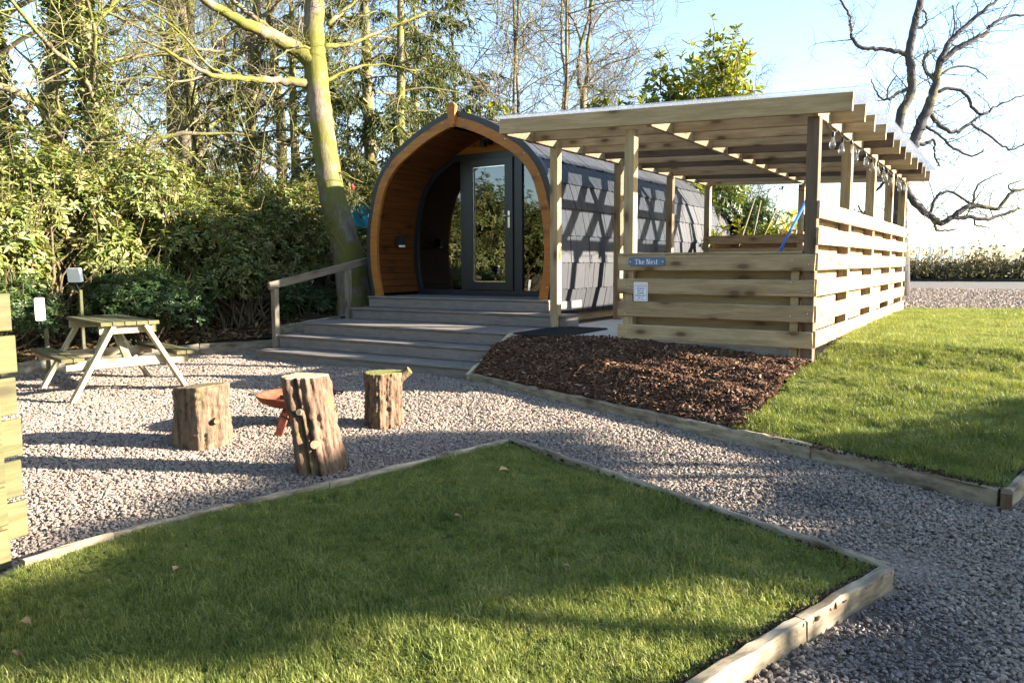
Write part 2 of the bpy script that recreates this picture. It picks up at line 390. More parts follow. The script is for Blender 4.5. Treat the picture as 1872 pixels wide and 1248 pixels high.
def scatter(name, pts, rots, scales, sources, parent=None, kind='stuff'):
    """points carrying rotation and scale, with source meshes instanced by geometry nodes"""
    me = bpy.data.meshes.new(name); n = len(pts)
    me.vertices.add(n); me.vertices.foreach_set('co', np.asarray(pts, np.float32).reshape(-1))
    a = me.attributes.new('rot', 'FLOAT_VECTOR', 'POINT'); a.data.foreach_set('vector', np.asarray(rots, np.float32).reshape(-1))
    a = me.attributes.new('scl', 'FLOAT_VECTOR', 'POINT'); a.data.foreach_set('vector', np.asarray(scales, np.float32).reshape(-1))
    me.update()
    o = link(name, me, parent)
    c = bpy.data.collections.new(name + '_sources')
    for i, sm in enumerate(sources): c.objects.link(bpy.data.objects.new(name + '_piece', sm))
    g = bpy.data.node_groups.new(name + '_scatter', 'GeometryNodeTree')
    g.interface.new_socket('Geometry', in_out='INPUT', socket_type='NodeSocketGeometry')
    g.interface.new_socket('Geometry', in_out='OUTPUT', socket_type='NodeSocketGeometry')
    gi = g.nodes.new('NodeGroupInput'); go = g.nodes.new('NodeGroupOutput')
    ip = g.nodes.new('GeometryNodeInstanceOnPoints'); ci = g.nodes.new('GeometryNodeCollectionInfo')
    ci.inputs['Collection'].default_value = c; ci.inputs['Separate Children'].default_value = True; ci.inputs['Reset Children'].default_value = True
    ra = g.nodes.new('GeometryNodeInputNamedAttribute'); ra.data_type = 'FLOAT_VECTOR'; ra.inputs['Name'].default_value = 'rot'
    sa = g.nodes.new('GeometryNodeInputNamedAttribute'); sa.data_type = 'FLOAT_VECTOR'; sa.inputs['Name'].default_value = 'scl'
    e2r = g.nodes.new('FunctionNodeEulerToRotation')
    rv = g.nodes.new('FunctionNodeRandomValue'); rv.data_type = 'INT'
    rv.inputs[4].default_value = 0; rv.inputs[5].default_value = len(sources)-1
    L_ = g.links.new
    L_(gi.outputs[0], ip.inputs['Points']); L_(ci.outputs[0], ip.inputs['Instance']); ip.inputs['Pick Instance'].default_value = True
    L_(rv.outputs[2], ip.inputs['Instance Index'])
    L_(ra.outputs['Attribute'], e2r.inputs[0]); L_(e2r.outputs[0], ip.inputs['Rotation']); L_(sa.outputs['Attribute'], ip.inputs['Scale'])
    L_(ip.outputs[0], go.inputs[0])
    md = o.modifiers.new('scatter', 'NODES'); md.node_group = g
    if kind: o['kind'] = kind
    return o

def in_poly(x, y, poly):
    c = np.zeros(len(x), bool); n = len(poly)
    for i in range(n):
        x0, y0 = poly[i]; x1, y1 = poly[(i+1) % n]
        if y0 == y1: continue
        cond = ((y0 > y) != (y1 > y)) & (x < (x1-x0)*(y-y0)/(y1-y0) + x0)
        c ^= cond
    return c
def sample_poly(rng, poly, density, dens_fn=None):
    p = np.array(poly); lo = p.min(0); hi = p.max(0); n = int((hi-lo).prod()*density)
    x = rng.uniform(lo[0], hi[0], n); y = rng.uniform(lo[1], hi[1], n)
    k = in_poly(x, y, poly)
    if dens_fn is not None: k &= rng.random(n) < dens_fn(x, y)
    return x[k], y[k]

# ================================================================== THE SETTING
GZ0 = -.44
def gz(y): return GZ0 + .025*np.minimum(0, np.asarray(y) + .5)

KERB = [(-3.2, -.60), (-2.04, -1.03), (-.78, -1.53), (.40, -1.97), (1.44, -2.45)]     # front of mulch bed and right lawn
LAWN_R_END = (3.6, 7.6)
def kerb_y(x):
    return np.interp(x, [p[0] for p in KERB], [p[1] for p in KERB])
def lawn_z(x, y):
    """right lawn and mulch bank: from the edging up to the slab level"""
    t = np.clip((y - kerb_y(np.minimum(x, 1.44))) / (0.1 - kerb_y(np.minimum(x, 1.44))), 0, 1)
    z = -.402 + (.402-.13)*t**.9
    return z + np.clip((y-.08)/.55, 0, 1)*.135

def grid_surface(name, fn, nu, nv, mat, kind='structure'):
    vs = [fn(i/nu, j/nv) for j in range(nv+1) for i in range(nu+1)]
    fs = [(j*(nu+1)+i, j*(nu+1)+i+1, (j+1)*(nu+1)+i+1, (j+1)*(nu+1)+i) for j in range(nv) for i in range(nu)]
    m = MB(); m.add(vs, fs); o = m.build(name, mat, None, True); o['kind'] = kind; return o

rng = np.random.default_rng(7)
# wide ground that reaches the horizon
m = MB(); m.add([(-1500, -600, -.62), (1500, -600, -.62), (1500, -11, -.62), (-1500, -11, -.62)], [(0, 1, 2, 3)])
m.add([(-1500, 9.5, -.06), (1500, 9.5, -.06), (1500, 2500, -.06), (-1500, 2500, -.06)], [(0, 1, 2, 3)])
m.add([(-1500, -11, -.62), (-60, -11, -.62), (-60, 9.5, -.06), (-1500, 9.5, -.06)], [(0, 1, 2, 3)])
m.add([(60, -11, -.62), (1500, -11, -.62), (1500, 9.5, -.06), (60, 9.5, -.06)], [(0, 1, 2, 3)])
m.add([(-60, -11, -.62), (60, -11, -.62), (60, -6.5, -.62), (-60, -6.5, -.62)], [(0, 1, 2, 3)])
m.add([(-60, -6.5, -.62), (60, -6.5, -.62), (60, 9.5, -.06), (-60, 9.5, -.06)], [(0, 1, 2, 3)])
o = m.build('ground', M['field']); o['kind'] = 'structure'; o.location.z = -.12

# gravel yard bed
m = MB(); m.add([(-8.6, -.5, GZ0-.014), (9, -.5, GZ0-.014), (9, -8, float(gz(-8))-.014), (-8.6, -8, float(gz(-8))-.014)], [(0, 3, 2, 1)])
m.add([(-8.6, -.5, GZ0-.014), (-8.6, 1.4, GZ0-.014), (-3.0, 1.4, GZ0-.014), (-3.0, -.5, GZ0-.014)], [(0, 3, 2, 1)])
o = m.build('gravel_yard', M['gravel_base']); o['kind'] = 'structure'
# woodland soil bank on the left and behind the pod
def bank(u, v):
    y = -13 + 27*v
    x0 = np.interp(y, [-13, -2.7, .4, 1.5, 3, 14], [-7.9, -7.92, -7.55, -6.98, -6.6, -6.4]); x = x0 - 26*u**1.6
    d = x0 - x
    z = np.interp(y, [-13, -2.7, .4, 1.8, 4], [-.48, -.36, -.31, -.05, .0]) + .12*min(1, d/3) + .05*math.sin(x*2.1)*math.sin(y*1.7)*min(1, d)
    return (x, y, z)
grid_surface('woodland_bank', bank, 40, 60, M['soil'])
# patio slab
m = MB(); m.box((-3.185, .12, -.3), (-.11, 6.55, -.022)); o = m.build('patio_slab', M['concrete']); o['kind'] = 'structure'
m = MB(); m.box((-8.5, 1.32, -.45), (-3.19, 9.4, -.026)); o = m.build('pod_hardstanding', M['soil']); o['kind'] = 'structure'

# lawns (turf sheets; blades are scattered on them)
LAWN_L = [(-1.36, -2.70), (-.5, -3.05), (.24, -3.36), (1.04, -3.69), (.86, -4.30), (.68, -4.86), (.25, -6.3), (-.2, -7.7), (-1.2, -7.4), (-2.02, -5.42), (-2.0, -5.05), (-1.88, -4.55), (-1.70, -4.0), (-1.51, -3.3)]
def lawnl_z(x, y): return gz(y) + .05
m = MB(); m.add([(x, y, float(lawnl_z(x, y))-.01) for x, y in LAWN_L], [tuple(range(len(LAWN_L)))[::-1]])
o = m.build('left_lawn', M['turf']); o['kind'] = 'structure'
def lr(u, v):
    y = -1.9 + 9.0*v
    xl = np.interp(y, [-1.9, -.1, .1], [-.10, .0, .045]); xr = np.interp(y, [-2.45, 7.6], [1.44, 3.6]); x = xl + (xr-xl)*u
    yy = y + (0 if v > .12 else (kerb_y(x)+.03 - (-1.9))*(1-v/.12))
    xr = np.interp(yy, [-2.45, 7.6], [1.42, 3.58]); x = xl + (xr-xl)*u
    return (x, yy, float(lawn_z(x, yy))-.008)
grid_surface('right_lawn', lr, 14, 60, M['turf'])
# far verge, road, far verge grass on the right
def sheet(name, pts, mat):
    mm = MB(); mm.add(pts, [tuple(range(len(pts)))]); oo = mm.build(name, mat); oo['kind'] = 'structure'; return oo
sheet('gravel_verge', [(-7, 6.3, -.05), (14, 6.9, -.05), (16, 21.8, -.05), (-7, 20.5, -.05)], M['verge'])
sheet('road', [(-40, 18.6, -.044), (40, 20.5, -.044), (40, 29.5, -.044), (-40, 29.5, -.044)], M['asphalt'])
m = MB(); m.box((-40, 29.5, -.2), (40, 29.8, .05)); o = m.build('road_kerb', M['black']); o['kind'] = 'structure'
sheet('far_verge', [(-40, 29.8, .045), (40, 29.8, .045), (40, 37, .2), (-40, 37, .2)], M['field'])

# ------------------------------------------------------------------ timber edgings (each board a thing)
def edging(p0, p1, z0, z1, h, t, label, mat=None):
    o = rough_board('edging_board', (*p0, z0 - h/2), (*p1, z1 - h/2), t, h, mat or M['timber_rough'])
    return tag(o, label, 'edging board', 'timber edging boards')
ez = -.385
edging(KERB[0], KERB[2], -.372, ez, .16, .045, 'long timber edging board along the front of the bark mulch, steps end')
edging((-.775, -1.533), (.41, -1.975), ez, ez, .16, .045, 'middle timber edging board where bark mulch meets the sunny lawn')
edging((.42, -1.965), (1.40, -2.415), ez-.01, ez-.015, .16, .045, 'shaded timber edging board at the front of the right lawn')
edging((1.44, -2.42), (3.4, 6.4), ez-.01, ez+.2, .16, .045, 'timber edging board along the far right side of the right lawn')
post_ = post('edging_peg', 1.435, -2.462, -.6, -.408, .05, M['timber_dark']); tag(post_, 'short dark timber corner peg at the right lawn corner', 'peg')
edging((-3.2, -.62), (-3.17, .16), -.365, -.005, .14, .045, 'sloping timber edging board between the deck steps and the bark mulch', M['pale_timber'])
LE = [LAWN_L[i] for i in range(0, 4)]
names_r = ['front edging board of the near lawn, beside its far corner', 'middle front edging board of the near lawn', 'front edging board of the near lawn ending at its right corner']
for i in range(3):
    a, b2 = LE[i], LE[i+1]
    edging(a, b2, float(lawnl_z(*a))+.034, float(lawnl_z(*b2))+.034, .12, .034, names_r[i])
edging((1.05, -3.70), (.86, -4.30), float(gz(-3.7))+.075, float(gz(-4.3))+.078, .15, .048, 'thick pale edging board right of the near lawn, by its corner')
edging((.858, -4.31), (.25, -6.3), float(gz(-4.3))+.075, float(gz(-6.3))+.08, .15, .048, 'thick pale edging board right of the near lawn, nearest the camera')
LL = [LAWN_L[0], LAWN_L[13], LAWN_L[12], LAWN_L[11], LAWN_L[10], LAWN_L[9]]
names_l = ['short edging board at the far tip of the near lawn', 'left edging board of the near lawn, near the middle log', 'left edging board of the near lawn, between log and fence', 'left edging board of the near lawn, second from the fence', 'left edging board of the near lawn, touching the fence']
for i in range(5):
    a, b2 = LL[i], LL[i+1]
    edging(a, b2, float(lawnl_z(*a))+.028, float(lawnl_z(*b2))+.028, .12, .034, names_l[i])
edging((-7.92, -2.9), (-7.62, -.62), -.335, -.295, .2, .045, 'retaining board behind the picnic table, below the bushes')
edging((-7.615, -.60), (-7.1, .35), -.297, -.285, .2, .045, 'retaining board between the picnic table and the handrail post')
edging((-8.3, -6.2), (-7.93, -2.92), -.4, -.335, .2, .045, 'retaining board at the far left behind the fence')
edging((-7.02, .2), (-6.95, 1.9), -.09, .03, .26, .045, 'retaining board beside the deck steps under the handrail')

# ================================================================== DECK STEPS
R_ = .155; TZ = [-.02 + (k-3)*R_ for k in range(0, 6)]       # TZ[k] = tread k, TZ[0] ~ gravel
deck = thing('deck_steps', (-4.9, -.5, GZ0), 'wide grey composite deck steps leading up to the pod porch', 'steps')
TR = {1: (-6.60, -3.23, -.50, -.10), 2: (-6.64, -3.23, -.10, .20), 3: (-6.52, -3.20, .20, 1.00), 4: (-6.40, -2.95, 1.00, 1.30), 5: (-6.36, -3.36, 1.30, 2.16)}
for k, (x0, x1, y0, y1) in TR.items():
    z = TZ[k]; n = max(2, round((y1-y0)/.135)); wd = (y1-y0)/n
    for i in range(n):
        ya = y0 + i*wd - (.018 if i == 0 else 0); yb = y0 + (i+1)*wd - .004
        xa, xb = (x0, x1) if not (k == 5 and i > 0) else (-6.22, -3.48)
        board('tread_board', (xa, (ya+yb)/2, z-.0125), (xb, (ya+yb)/2, z-.0125), yb-ya, .025, M['deckboard'], deck)
    zr0 = TZ[k-1] if k > 1 else GZ0-.05
    board('riser_board', (x0+.004, y0+.012, (zr0+z-.028)/2), (x1-.004, y0+.012, (zr0+z-.028)/2), .022, z-.028-zr0-.003, M['deckboard'], deck)
    for xs, nm in ((x0+.012, 0), (x1-.012, 1)):
        board('side_board', (xs, y0+.026, (zr0+z-.028)/2), (xs, y1-.002, (zr0+z-.028)/2), .02, z-.028-zr0-.003, M['deckboard'], deck)

# handrail
hr = thing('handrail', (-6.7, -.1, -.4), 'timber handrail with two posts left of the deck steps', 'handrail')
board('rail', (-6.7, -.19, .465), (-6.7, 1.62, .79), .045, .1, M['rail'], hr)
post('post', -6.70, -.10, -.47, .43, .075, M['rail'], hr)
post('post', -6.70, 1.24, -.05, .67, .075, M['rail'], hr)

# ================================================================== POD
pod = thing('glamping_pod', (-4.85, 4.9, 0), 'arched glamping pod with grey slates, orange wooden porch and glazed dark door', 'cabin')
PX = -4.85; Y0, Y1 = 1.40, 8.35
prof_pts = np.array([(1.40, .10), (1.47, .35), (1.525, .65), (1.54, .95), (1.52, 1.25), (1.45, 1.57), (1.335, 1.89), (1.10, 2.18), (.76, 2.40), (.47, 2.545), (.22, 2.64), (0, 2.70)])
def catmull(P, n):
    P = np.asarray(P, float); Q = np.vstack([2*P[0]-P[1], P, 2*P[-1]-P[-2]]); out = []
    for i in range(1, len(Q)-2):
        for t in np.linspace(0, 1, n, endpoint=False):
            a, b_, c_, d_ = Q[i-1], Q[i], Q[i+1], Q[i+2]
            out.append(.5*((2*b_) + (c_-a)*t + (2*a-5*b_+4*c_-d_)*t*t + (3*b_-a-3*c_+d_)*t**3))
    out.append(P[-1]); return np.array(out)
PR = catmull(prof_pts, 8)
seg = np.linalg.norm(np.diff(PR, axis=0), axis=1); ARC = np.concatenate([[0], np.cumsum(seg)])
def prof(s): return np.array([np.interp(s, ARC, PR[:, 0]), np.interp(s, ARC, PR[:, 1])])
def ptan(s): d = prof(min(s+.01, ARC[-1])) - prof(max(s-.01, 0)); return d/np.linalg.norm(d)
def poff(s, d):
    """profile point moved d outward"""
    t = ptan(s); return prof(s) + d*np.array([t[1], -t[0]])
def off_curve(d, z0=None, n=44):
    P = np.array([poff(s, d) for s in np.linspace(0, ARC[-1], n)])
    P[-1, 0] = 0; P[:, 0] = np.maximum(P[:, 0], 0)
    if z0 is not None: P = P[P[:, 1] >= z0-1e-6]; P = np.vstack([[np.interp(z0, [p[1] for p in P[:3]], [p[0] for p in P[:3]]), z0], P])
    return P
def band(name, d0, d1, ya, yb, mat, z0=.28, sides=(-1, 1), smooth=False):
    for sd in sides:
        A = off_curve(d0, z0); B_ = off_curve(d1, z0); n = min(len(A), len(B_)); mm = MB()
        A = A[-n:] if len(A) > n else A; B_ = B_[-n:] if len(B_) > n else B_
        A[0, 1] = B_[0, 1] = z0
        vs = []; fs = []
        for i in range(n):
            for p in (A[i], B_[i]):
                for y in (ya, yb): vs.append((PX + sd*p[0], y, p[1]))
        for i in range(n-1):
            a = i*4; b2 = a+4
            fs += [(a, a+2, b2+2, b2), (a+1, b2+1, b2+3, a+3), (a, b2, b2+1, a+1), (a+2, a+3, b2+3, b2+2)]
        fs += [(0, 1, 3, 2), ((n-1)*4, (n-1)*4+2, (n-1)*4+3, (n-1)*4+1)]
        mm.add(vs, fs); mm.build(name, mat, pod)
# structural shell
for sd in (-1, 1):
    mm = MB(); A = off_curve(-.01); vs = []; fs = []
    for p in A: vs += [(PX+sd*p[0], Y0+.03, p[1]), (PX+sd*p[0], Y1, p[1])]
    for i in range(len(A)-1): fs.append((2*i, 2*i+1, 2*i+3, 2*i+2))
    mm.add(vs, fs); mm.build('shell', M['flash'], pod, True)
A = off_curve(-.01); poly = [(PX+p[0], p[1]) for p in A] + [(PX-p[0], p[1]) for p in A[-2::-1]]
mm = MB(); mm.prism(poly, Y1-.05, Y1-.01); mm.build('back_wall', M['soffit'], pod)
mm = MB(); mm.box((PX-1.4, 2.3, .2), (PX+1.4, Y1-.06, .27)); mm.build('floor', M['soffit'], pod)
# slates: right flank one by one, left flank joined
EXPO = .335; ncs = int(ARC[-1]/EXPO)+1
nsl = 23; swid = (Y1-Y0+.04)/nsl
slate_cache = {}
def slate_mesh(w, h, v):
    k = (round(w, 3), round(h, 3), v)
    if k not in slate_cache:
        r = random.Random(v*7+3); mm = MB(); t = .011; j = lambda: r.uniform(-.006, .006)
        sp_ = w*r.uniform(.42, .58); tt_ = [r.uniform(-.0025, .004) for _ in range(2)]
        for (a0, a1), dz in zip(((0, sp_-.0025), (sp_+.0025, w)), tt_):
            mm.prism([(a0, j()), ((a0+a1)/2, j()), (a1, j()), (a1, h), (a0, h)], -t/2+dz, t/2+dz, 'Z'); slate_cache[k] = mm.mesh('slate', M['slate'])
    return slate_cache[k]
left_slates = MB()
for ci in range(ncs):
    s0 = ci*EXPO; h = min(EXPO+.06, ARC[-1]-s0)
    if h < .05: continue
    p0 = poff(s0, .028); s1 = min(s0+h, ARC[-1]); p1 = poff(s1, .010)
    if ci == ncs-1: p1[0] = max(p1[0], 0)
    r = random.Random(ci)
    offy = (.5 if ci % 2 else 0)*swid
    ys = [Y0-.02] + [Y0-.02+offy+i*swid + (r.uniform(-.05, .05)) for i in range(0 if ci % 2 else 1, nsl)] + [Y1+.02]
    for i in range(len(ys)-1):
        w = ys[i+1]-ys[i]-.005
        if w < .05: continue
        # local x along +Y, local y up the slope, local z outward
        X = Vector((0, 1, 0)); Yv = Vector((p1[0]-p0[0], 0, p1[1]-p0[1])); hh = Yv.length; Yv.normalize(); Z = X.cross(Yv)
        Mx = Matrix(((X[0], Yv[0], Z[0], PX+p0[0]), (X[1], Yv[1], Z[1], ys[i]), (X[2], Yv[2], Z[2], p0[1]), (0, 0, 0, 1)))
        link('slate', slate_mesh(round(w/.02)*.02, hh, r.randrange(4)), pod, Mx)
        q = [(PX-p0[0], ys[i], p0[1]), (PX-p0[0], ys[i]+w, p0[1]), (PX-p1[0], ys[i]+w, p1[1]), (PX-p1[0], ys[i], p1[1])]
        n_ = np.array([-(p1[1]-p0[1]), 0, (p1[0]-p0[0])]); n_ = n_/np.linalg.norm(n_)*-.01
        q2 = [tuple(np.array(a)+n_) for a in q]
        left_slates.add(q+q2, [(0, 1, 2, 3), (4, 7, 6, 5), (0, 4, 5, 1), (1, 5, 6, 2), (2, 6, 7, 3), (3, 7, 4, 0)])
left_slates.build('far_side_slates', M['slate'], pod)['kind'] = 'stuff'
# ridge capping
mm = MB()
for sd in (-1, 1):
    a = poff(ARC[-1]-.14, .03)
    mm.add([(PX, Y0-.02, 2.735), (PX, Y1, 2.735), (PX+sd*a[0], Y1, a[1]+.012), (PX+sd*a[0], Y0-.02, a[1]+.012)], [(0, 1, 2, 3)])
mm.build('ridge_cap', M['slate'], pod)
# porch trim
band('edge_flashing', .045, -.03, Y0-.035, Y0+.05, M['flash'], z0=.24)
band('arch_trim', -.032, -.155, Y0-.045, Y0, M['orange_wood'], z0=.285)
mm = MB(); mm.prism([(PX-.07, 2.79), (PX-.035, 2.83), (PX+.035, 2.83), (PX+.07, 2.79), (PX+.055, 2.66), (PX+.02, 2.52), (PX-.02, 2.52), (PX-.055, 2.66)], Y0-.085, Y0-.04)
mm.build('apex_block', M['orange_wood'], pod)
mm = MB(); mm.lathe([(0, 0), (.009, 0), (.007, .004), (0, .005)], 8); scr = mm.mesh('screw', M['steel'], True)
for sd in (-1, 1):
    for s_ in np.linspace(.35, ARC[-1]-.2, 9):
        p = poff(s_, -.06)
        link('screw', scr, pod, Matrix.Translation((PX+sd*p[0], Y0-.046, p[1])) @ Matrix.Rotation(PI/2, 4, 'X'))
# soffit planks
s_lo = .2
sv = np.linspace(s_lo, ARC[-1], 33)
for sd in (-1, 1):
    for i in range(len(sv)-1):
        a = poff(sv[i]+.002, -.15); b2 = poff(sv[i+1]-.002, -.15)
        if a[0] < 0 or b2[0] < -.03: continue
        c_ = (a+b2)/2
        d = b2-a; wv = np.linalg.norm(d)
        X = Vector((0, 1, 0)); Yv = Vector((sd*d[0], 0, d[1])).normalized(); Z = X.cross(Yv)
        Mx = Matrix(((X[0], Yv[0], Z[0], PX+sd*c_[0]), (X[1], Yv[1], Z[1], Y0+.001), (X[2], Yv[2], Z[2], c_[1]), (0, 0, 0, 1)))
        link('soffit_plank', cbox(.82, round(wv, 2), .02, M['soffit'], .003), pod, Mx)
# front wall: timber panel above the door frame
YD = 2.2; FT = 2.30
inner = off_curve(-.14, .28)
def inner_x(z): return float(np.interp(z, inner[:, 1], inner[:, 0]))
zs = np.linspace(FT+.004, 2.545, 14)
hb = [(z1_, z2_) for z1_, z2_ in ((FT+.004, 2.385), (2.389, 2.47), (2.474, 2.545))]
for za, zb in hb:
    pl = [(PX-inner_x(za), za), (PX+inner_x(za), za), (PX+inner_x((za+zb)/2), (za+zb)/2), (PX+max(.03, inner_x(zb)), zb), (PX-max(.03, inner_x(zb)), zb), (PX-inner_x((za+zb)/2), (za+zb)/2)]
    mm = MB(); mm.prism(pl, YD+.01, YD+.04); mm.build('gable_plank', M['orange_wood'], pod)
# dark glazed front
def clip_poly(x0, x1, z0, z1, inset):
    """region x0..x1, z0..z1 cut by the arch inset by `inset`"""
    C = off_curve(-.14-inset, .28); f = lambda z: float(np.interp(z, C[:, 1], C[:, 0]))
    zz = np.linspace(z0, z1, 30)
    R1 = [(min(x1, PX+f(z)), z) for z in zz]; L1 = [(max(x0, PX-f(z)), z) for z in zz[::-1]]
    return [p for p in R1+L1]
def curved_frame(name, sd, mat, ya, yb, z0, z1, d0, d1):
    C0 = off_curve(-.14-d0, .28); C1 = off_curve(-.14-d1, .28); zz = np.linspace(z0, z1, 34)
    P = [(PX+sd*float(np.interp(z, C0[:, 1], C0[:, 0])), z) for z in zz] + [(PX+sd*float(np.interp(z, C1[:, 1], C1[:, 0])), z) for z in zz[::-1]]
    mm = MB()
    n = 34
    vs = [(p[0], y, p[1]) for y in (ya, yb) for p in P]; fs = []
    for i in range(n-1):
        j = 2*n-1-i
        fs += [(i, i+1, j-1, j), (2*n+i, 2*n+j, 2*n+j-1, 2*n+i+1), (i, 2*n+i, 2*n+i+1, i+1), (j, j-1, 2*n+j-1, 2*n+j)]
    mm.add(vs, fs); return mm.build(name, mat, pod)
fr_side = curved_frame('window_frame', -1, M['frame'], YD-.03, YD+.05, .30, FT, .0, .085)
curved_frame('window_frame', 1, M['frame'], YD-.03, YD+.05, .30, FT, .0, .085)
def fbox(name, x0, x1, z0, z1, ya=YD-.025, yb=YD+.045, parent=pod, mat=None):
    mm = MB(); mm.box((x0, ya, z0), (x1, yb, z1)); return mm.build(name, mat or M['frame'], parent)
fbox('head_frame', PX-.72, PX+.72, FT-.09, FT-.002, YD-.027, YD+.047)
fbox('sill_frame', PX-1.28, PX+1.28, .295, .365, YD-.028, YD+.048)
fbox('mullion', -5.345, -5.255, .366, FT-.091); fbox('mullion', -4.435, -4.30, .366, FT-.091)
# fixed panes
for x0, x1 in ((-6.4, -5.345), (-4.30, -3.3)):
    mm = MB(); mm.prism(clip_poly(x0, x1, .366, FT-.092, .08), YD+.005, YD+.013); mm.build('window_pane', M['pane'], pod)
# door leaf
DX0, DX1, DZ0, DZ1 = -5.252, -4.438, .372, 2.205
dl = fbox('door', DX0, DX0+.125, DZ0, DZ1, YD-.05, YD+.03)
dl['label'] = 'dark framed glazed door with a steel lever handle'
fbox('door_stile', DX1-.125, DX1, DZ0, DZ1, YD-.05, YD+.03, dl)
fbox('door_rail', DX0+.126, DX1-.126, DZ0, DZ0+.11, YD-.049, YD+.029, dl)
fbox('door_rail', DX0+.126, DX1-.126, DZ1-.1, DZ1, YD-.049, YD+.029, dl)
gx0, gx1, gz0, gz1 = DX0+.127, DX1-.127, DZ0+.112, DZ1-.102
for a, b2, c_, d_ in ((gx0, gx0+.014, gz0, gz1), (gx1-.014, gx1, gz0, gz1), (gx0+.015, gx1-.015, gz0, gz0+.014), (gx0+.015, gx1-.015, gz1-.014, gz1)):
    fbox('glazing_bead', a, b2, c_, d_, YD-.03, YD-.012, dl, M['steel'] if a < gx0+.02 else M['frame'])
fbox('door_pane', gx0, gx1, gz0, gz1, YD-.008, YD, dl, M['pane'])
hd = fbox('handle_plate', DX1-.075, DX1-.04, 1.24, 1.47, YD-.057, YD-.0505, dl, M['steel'])
mm = MB(); mm.tube([(DX1-.058, YD-.055, 1.40), (DX1-.058, YD-.10, 1.40), (DX1-.075, YD-.108, 1.40), (DX1-.19, YD-.108, 1.398)], [.009, .009, .009, .008], 8)
mm.build('handle_lever', M['steel'], dl, True)
# porch fittings
wl = MB(); wl.box((-6.15, 1.72, 1.02), (-6.07, 1.80, 1.13)); wl.box((-6.165, 1.70, 1.0), (-6.145, 1.82, 1.15)); wl.build('wall_light', M['black'], pod)
mm = MB(); mm.box((-6.145, 1.73, .99), (-6.075, 1.79, 1.018)); mm.build('wall_light_lens', M['white'], pod)
mm = MB(); mm.box((-4.93, 2.08, 2.40), (-4.79, 2.2, 2.47)); mm.box((-4.90, 2.02, 2.36), (-4.82, 2.1, 2.42)); mm.build('porch_floodlight', M['black'], pod)
# timber plinth under the pod's right side
board('plinth_board', (-3.5, 1.34, .035), (-3.5, 8.3, .035), .04, .12, M['timber'], pod)
fbox('base_skirt', -3.62, -3.50, .06, .16, 1.42, 8.3, pod, M['flash'])

# ================================================================== PERGOLA
pg = thing('pergola', (-1.5, 3.2, 0), 'open timber pergola with clear corrugated roof, rafters and slatted half walls', 'pergola')
SLOPE = (2.098-2.229)/3.39
def rz(x): return 2.229 + SLOPE*(x+3.127)          # top of rafters
RAF_N = 12; RAF_Y = np.linspace(-.082, 6.38, RAF_N)
rp = random.Random(4)
for i, y in enumerate(RAF_Y):
    xr = .268 + .03*i/(RAF_N-1) + rp.uniform(-.012, .012); xl = -3.13 + rp.uniform(-.02, .02)
    h = .15
    board('rafter', (xl, y, rz(xl)-h/2), (xr, y, rz(xr)-h/2), .045, h, M['timber_dark'] if i in (4, 6, 9) else M['timber'], pg)
for x in (-3.10, -1.50, -.03):
    board('beam', (x, -.058, rz(x)-.095), (x, 6.36, rz(x)-.095), .046, .135, M['timber'], pg)
PZ = -.08
for x, y, zb in ((-3.10, 1.0, -.03), (-3.1, 2.72, -.03), (-3.1, 4.6, -.03), (-3.1, 6.36, -.03), (-1.73, .055, -.03), (-1.53, 6.36, -.03)):
    post('post', x, y, zb, rz(x)-.165 if x > -2 or y > 6 else rz(x)-.165, .1, M['timber'], pg)
for y in (.055, 1.62, 3.22, 4.85, 6.33):
    post('post', -.055, y, -.24 if y < .1 else -.06, rz(0)-.155, .1, M['timber_dark'] if y < .1 else M['timber'], pg)
post('corner_stud', -.17, .055, -.1, .79, .07, M['timber'], pg)
SH, SP = .145, .222
# front slats on the outside of the posts, staggered boards inside
for k in range(4):
    z = k*SP + SH/2
    rough_board('slat', (-1.825, -.012, z+rp.uniform(-.004, .004)), (-.002, -.012, z+rp.uniform(-.004, .004)), .022, SH, M['timber'], pg, .0012, k)
    if k < 3: board('inner_slat', (-1.78, .122, z+SP/2), (-.11, .122, z+SP/2), .022, SH, M['timber'], pg)
board('capping', (-1.83, .05, .823), (-.11, .05, .823), .145, .022, M['timber'], pg)
# right side slats
for k in range(6):
    z = k*SP + SH/2
    rough_board('slat', (.009, -.0, z+rp.uniform(-.004, .004)), (.009, 6.40, z+rp.uniform(-.004, .004)), .022, SH, M['timber'], pg, .0012, k+9)
    if k < 5: board('inner_slat', (-.118, .0 if k > 3 else .14, z+SP/2), (-.118, 6.30, z+SP/2), .022, SH, M['timber'], pg)
scs = MB(); scs.lathe([(.006, 0), (.0055, .0015), (0, .002)], 8); scm = scs.mesh('screw', M['steel'], True)
for k in range(4):
    for x_ in (-1.75, -1.71, -.19, -.05): link('screw', scm, pg, Matrix.Translation((x_, -.0245, k*SP+SH/2+rp.uniform(-.05, .05))) @ Matrix.Rotation(PI/2, 4, 'X'))
# back low wall
for k in range(5):
    z = k*SP + SH/2 + .06
    board('slat', (-3.05, 6.425, z), (-.1, 6.425, z), .022, SH, M['timber'], pg)
    board('inner_slat', (-3.05, 6.295, z+SP/2-.0), (-.12, 6.295, z+SP/2), .022, SH, M['timber'], pg)
board('capping', (-3.14, 6.36, 1.175), (-.12, 6.36, 1.175), .16, .022, M['timber'], pg)
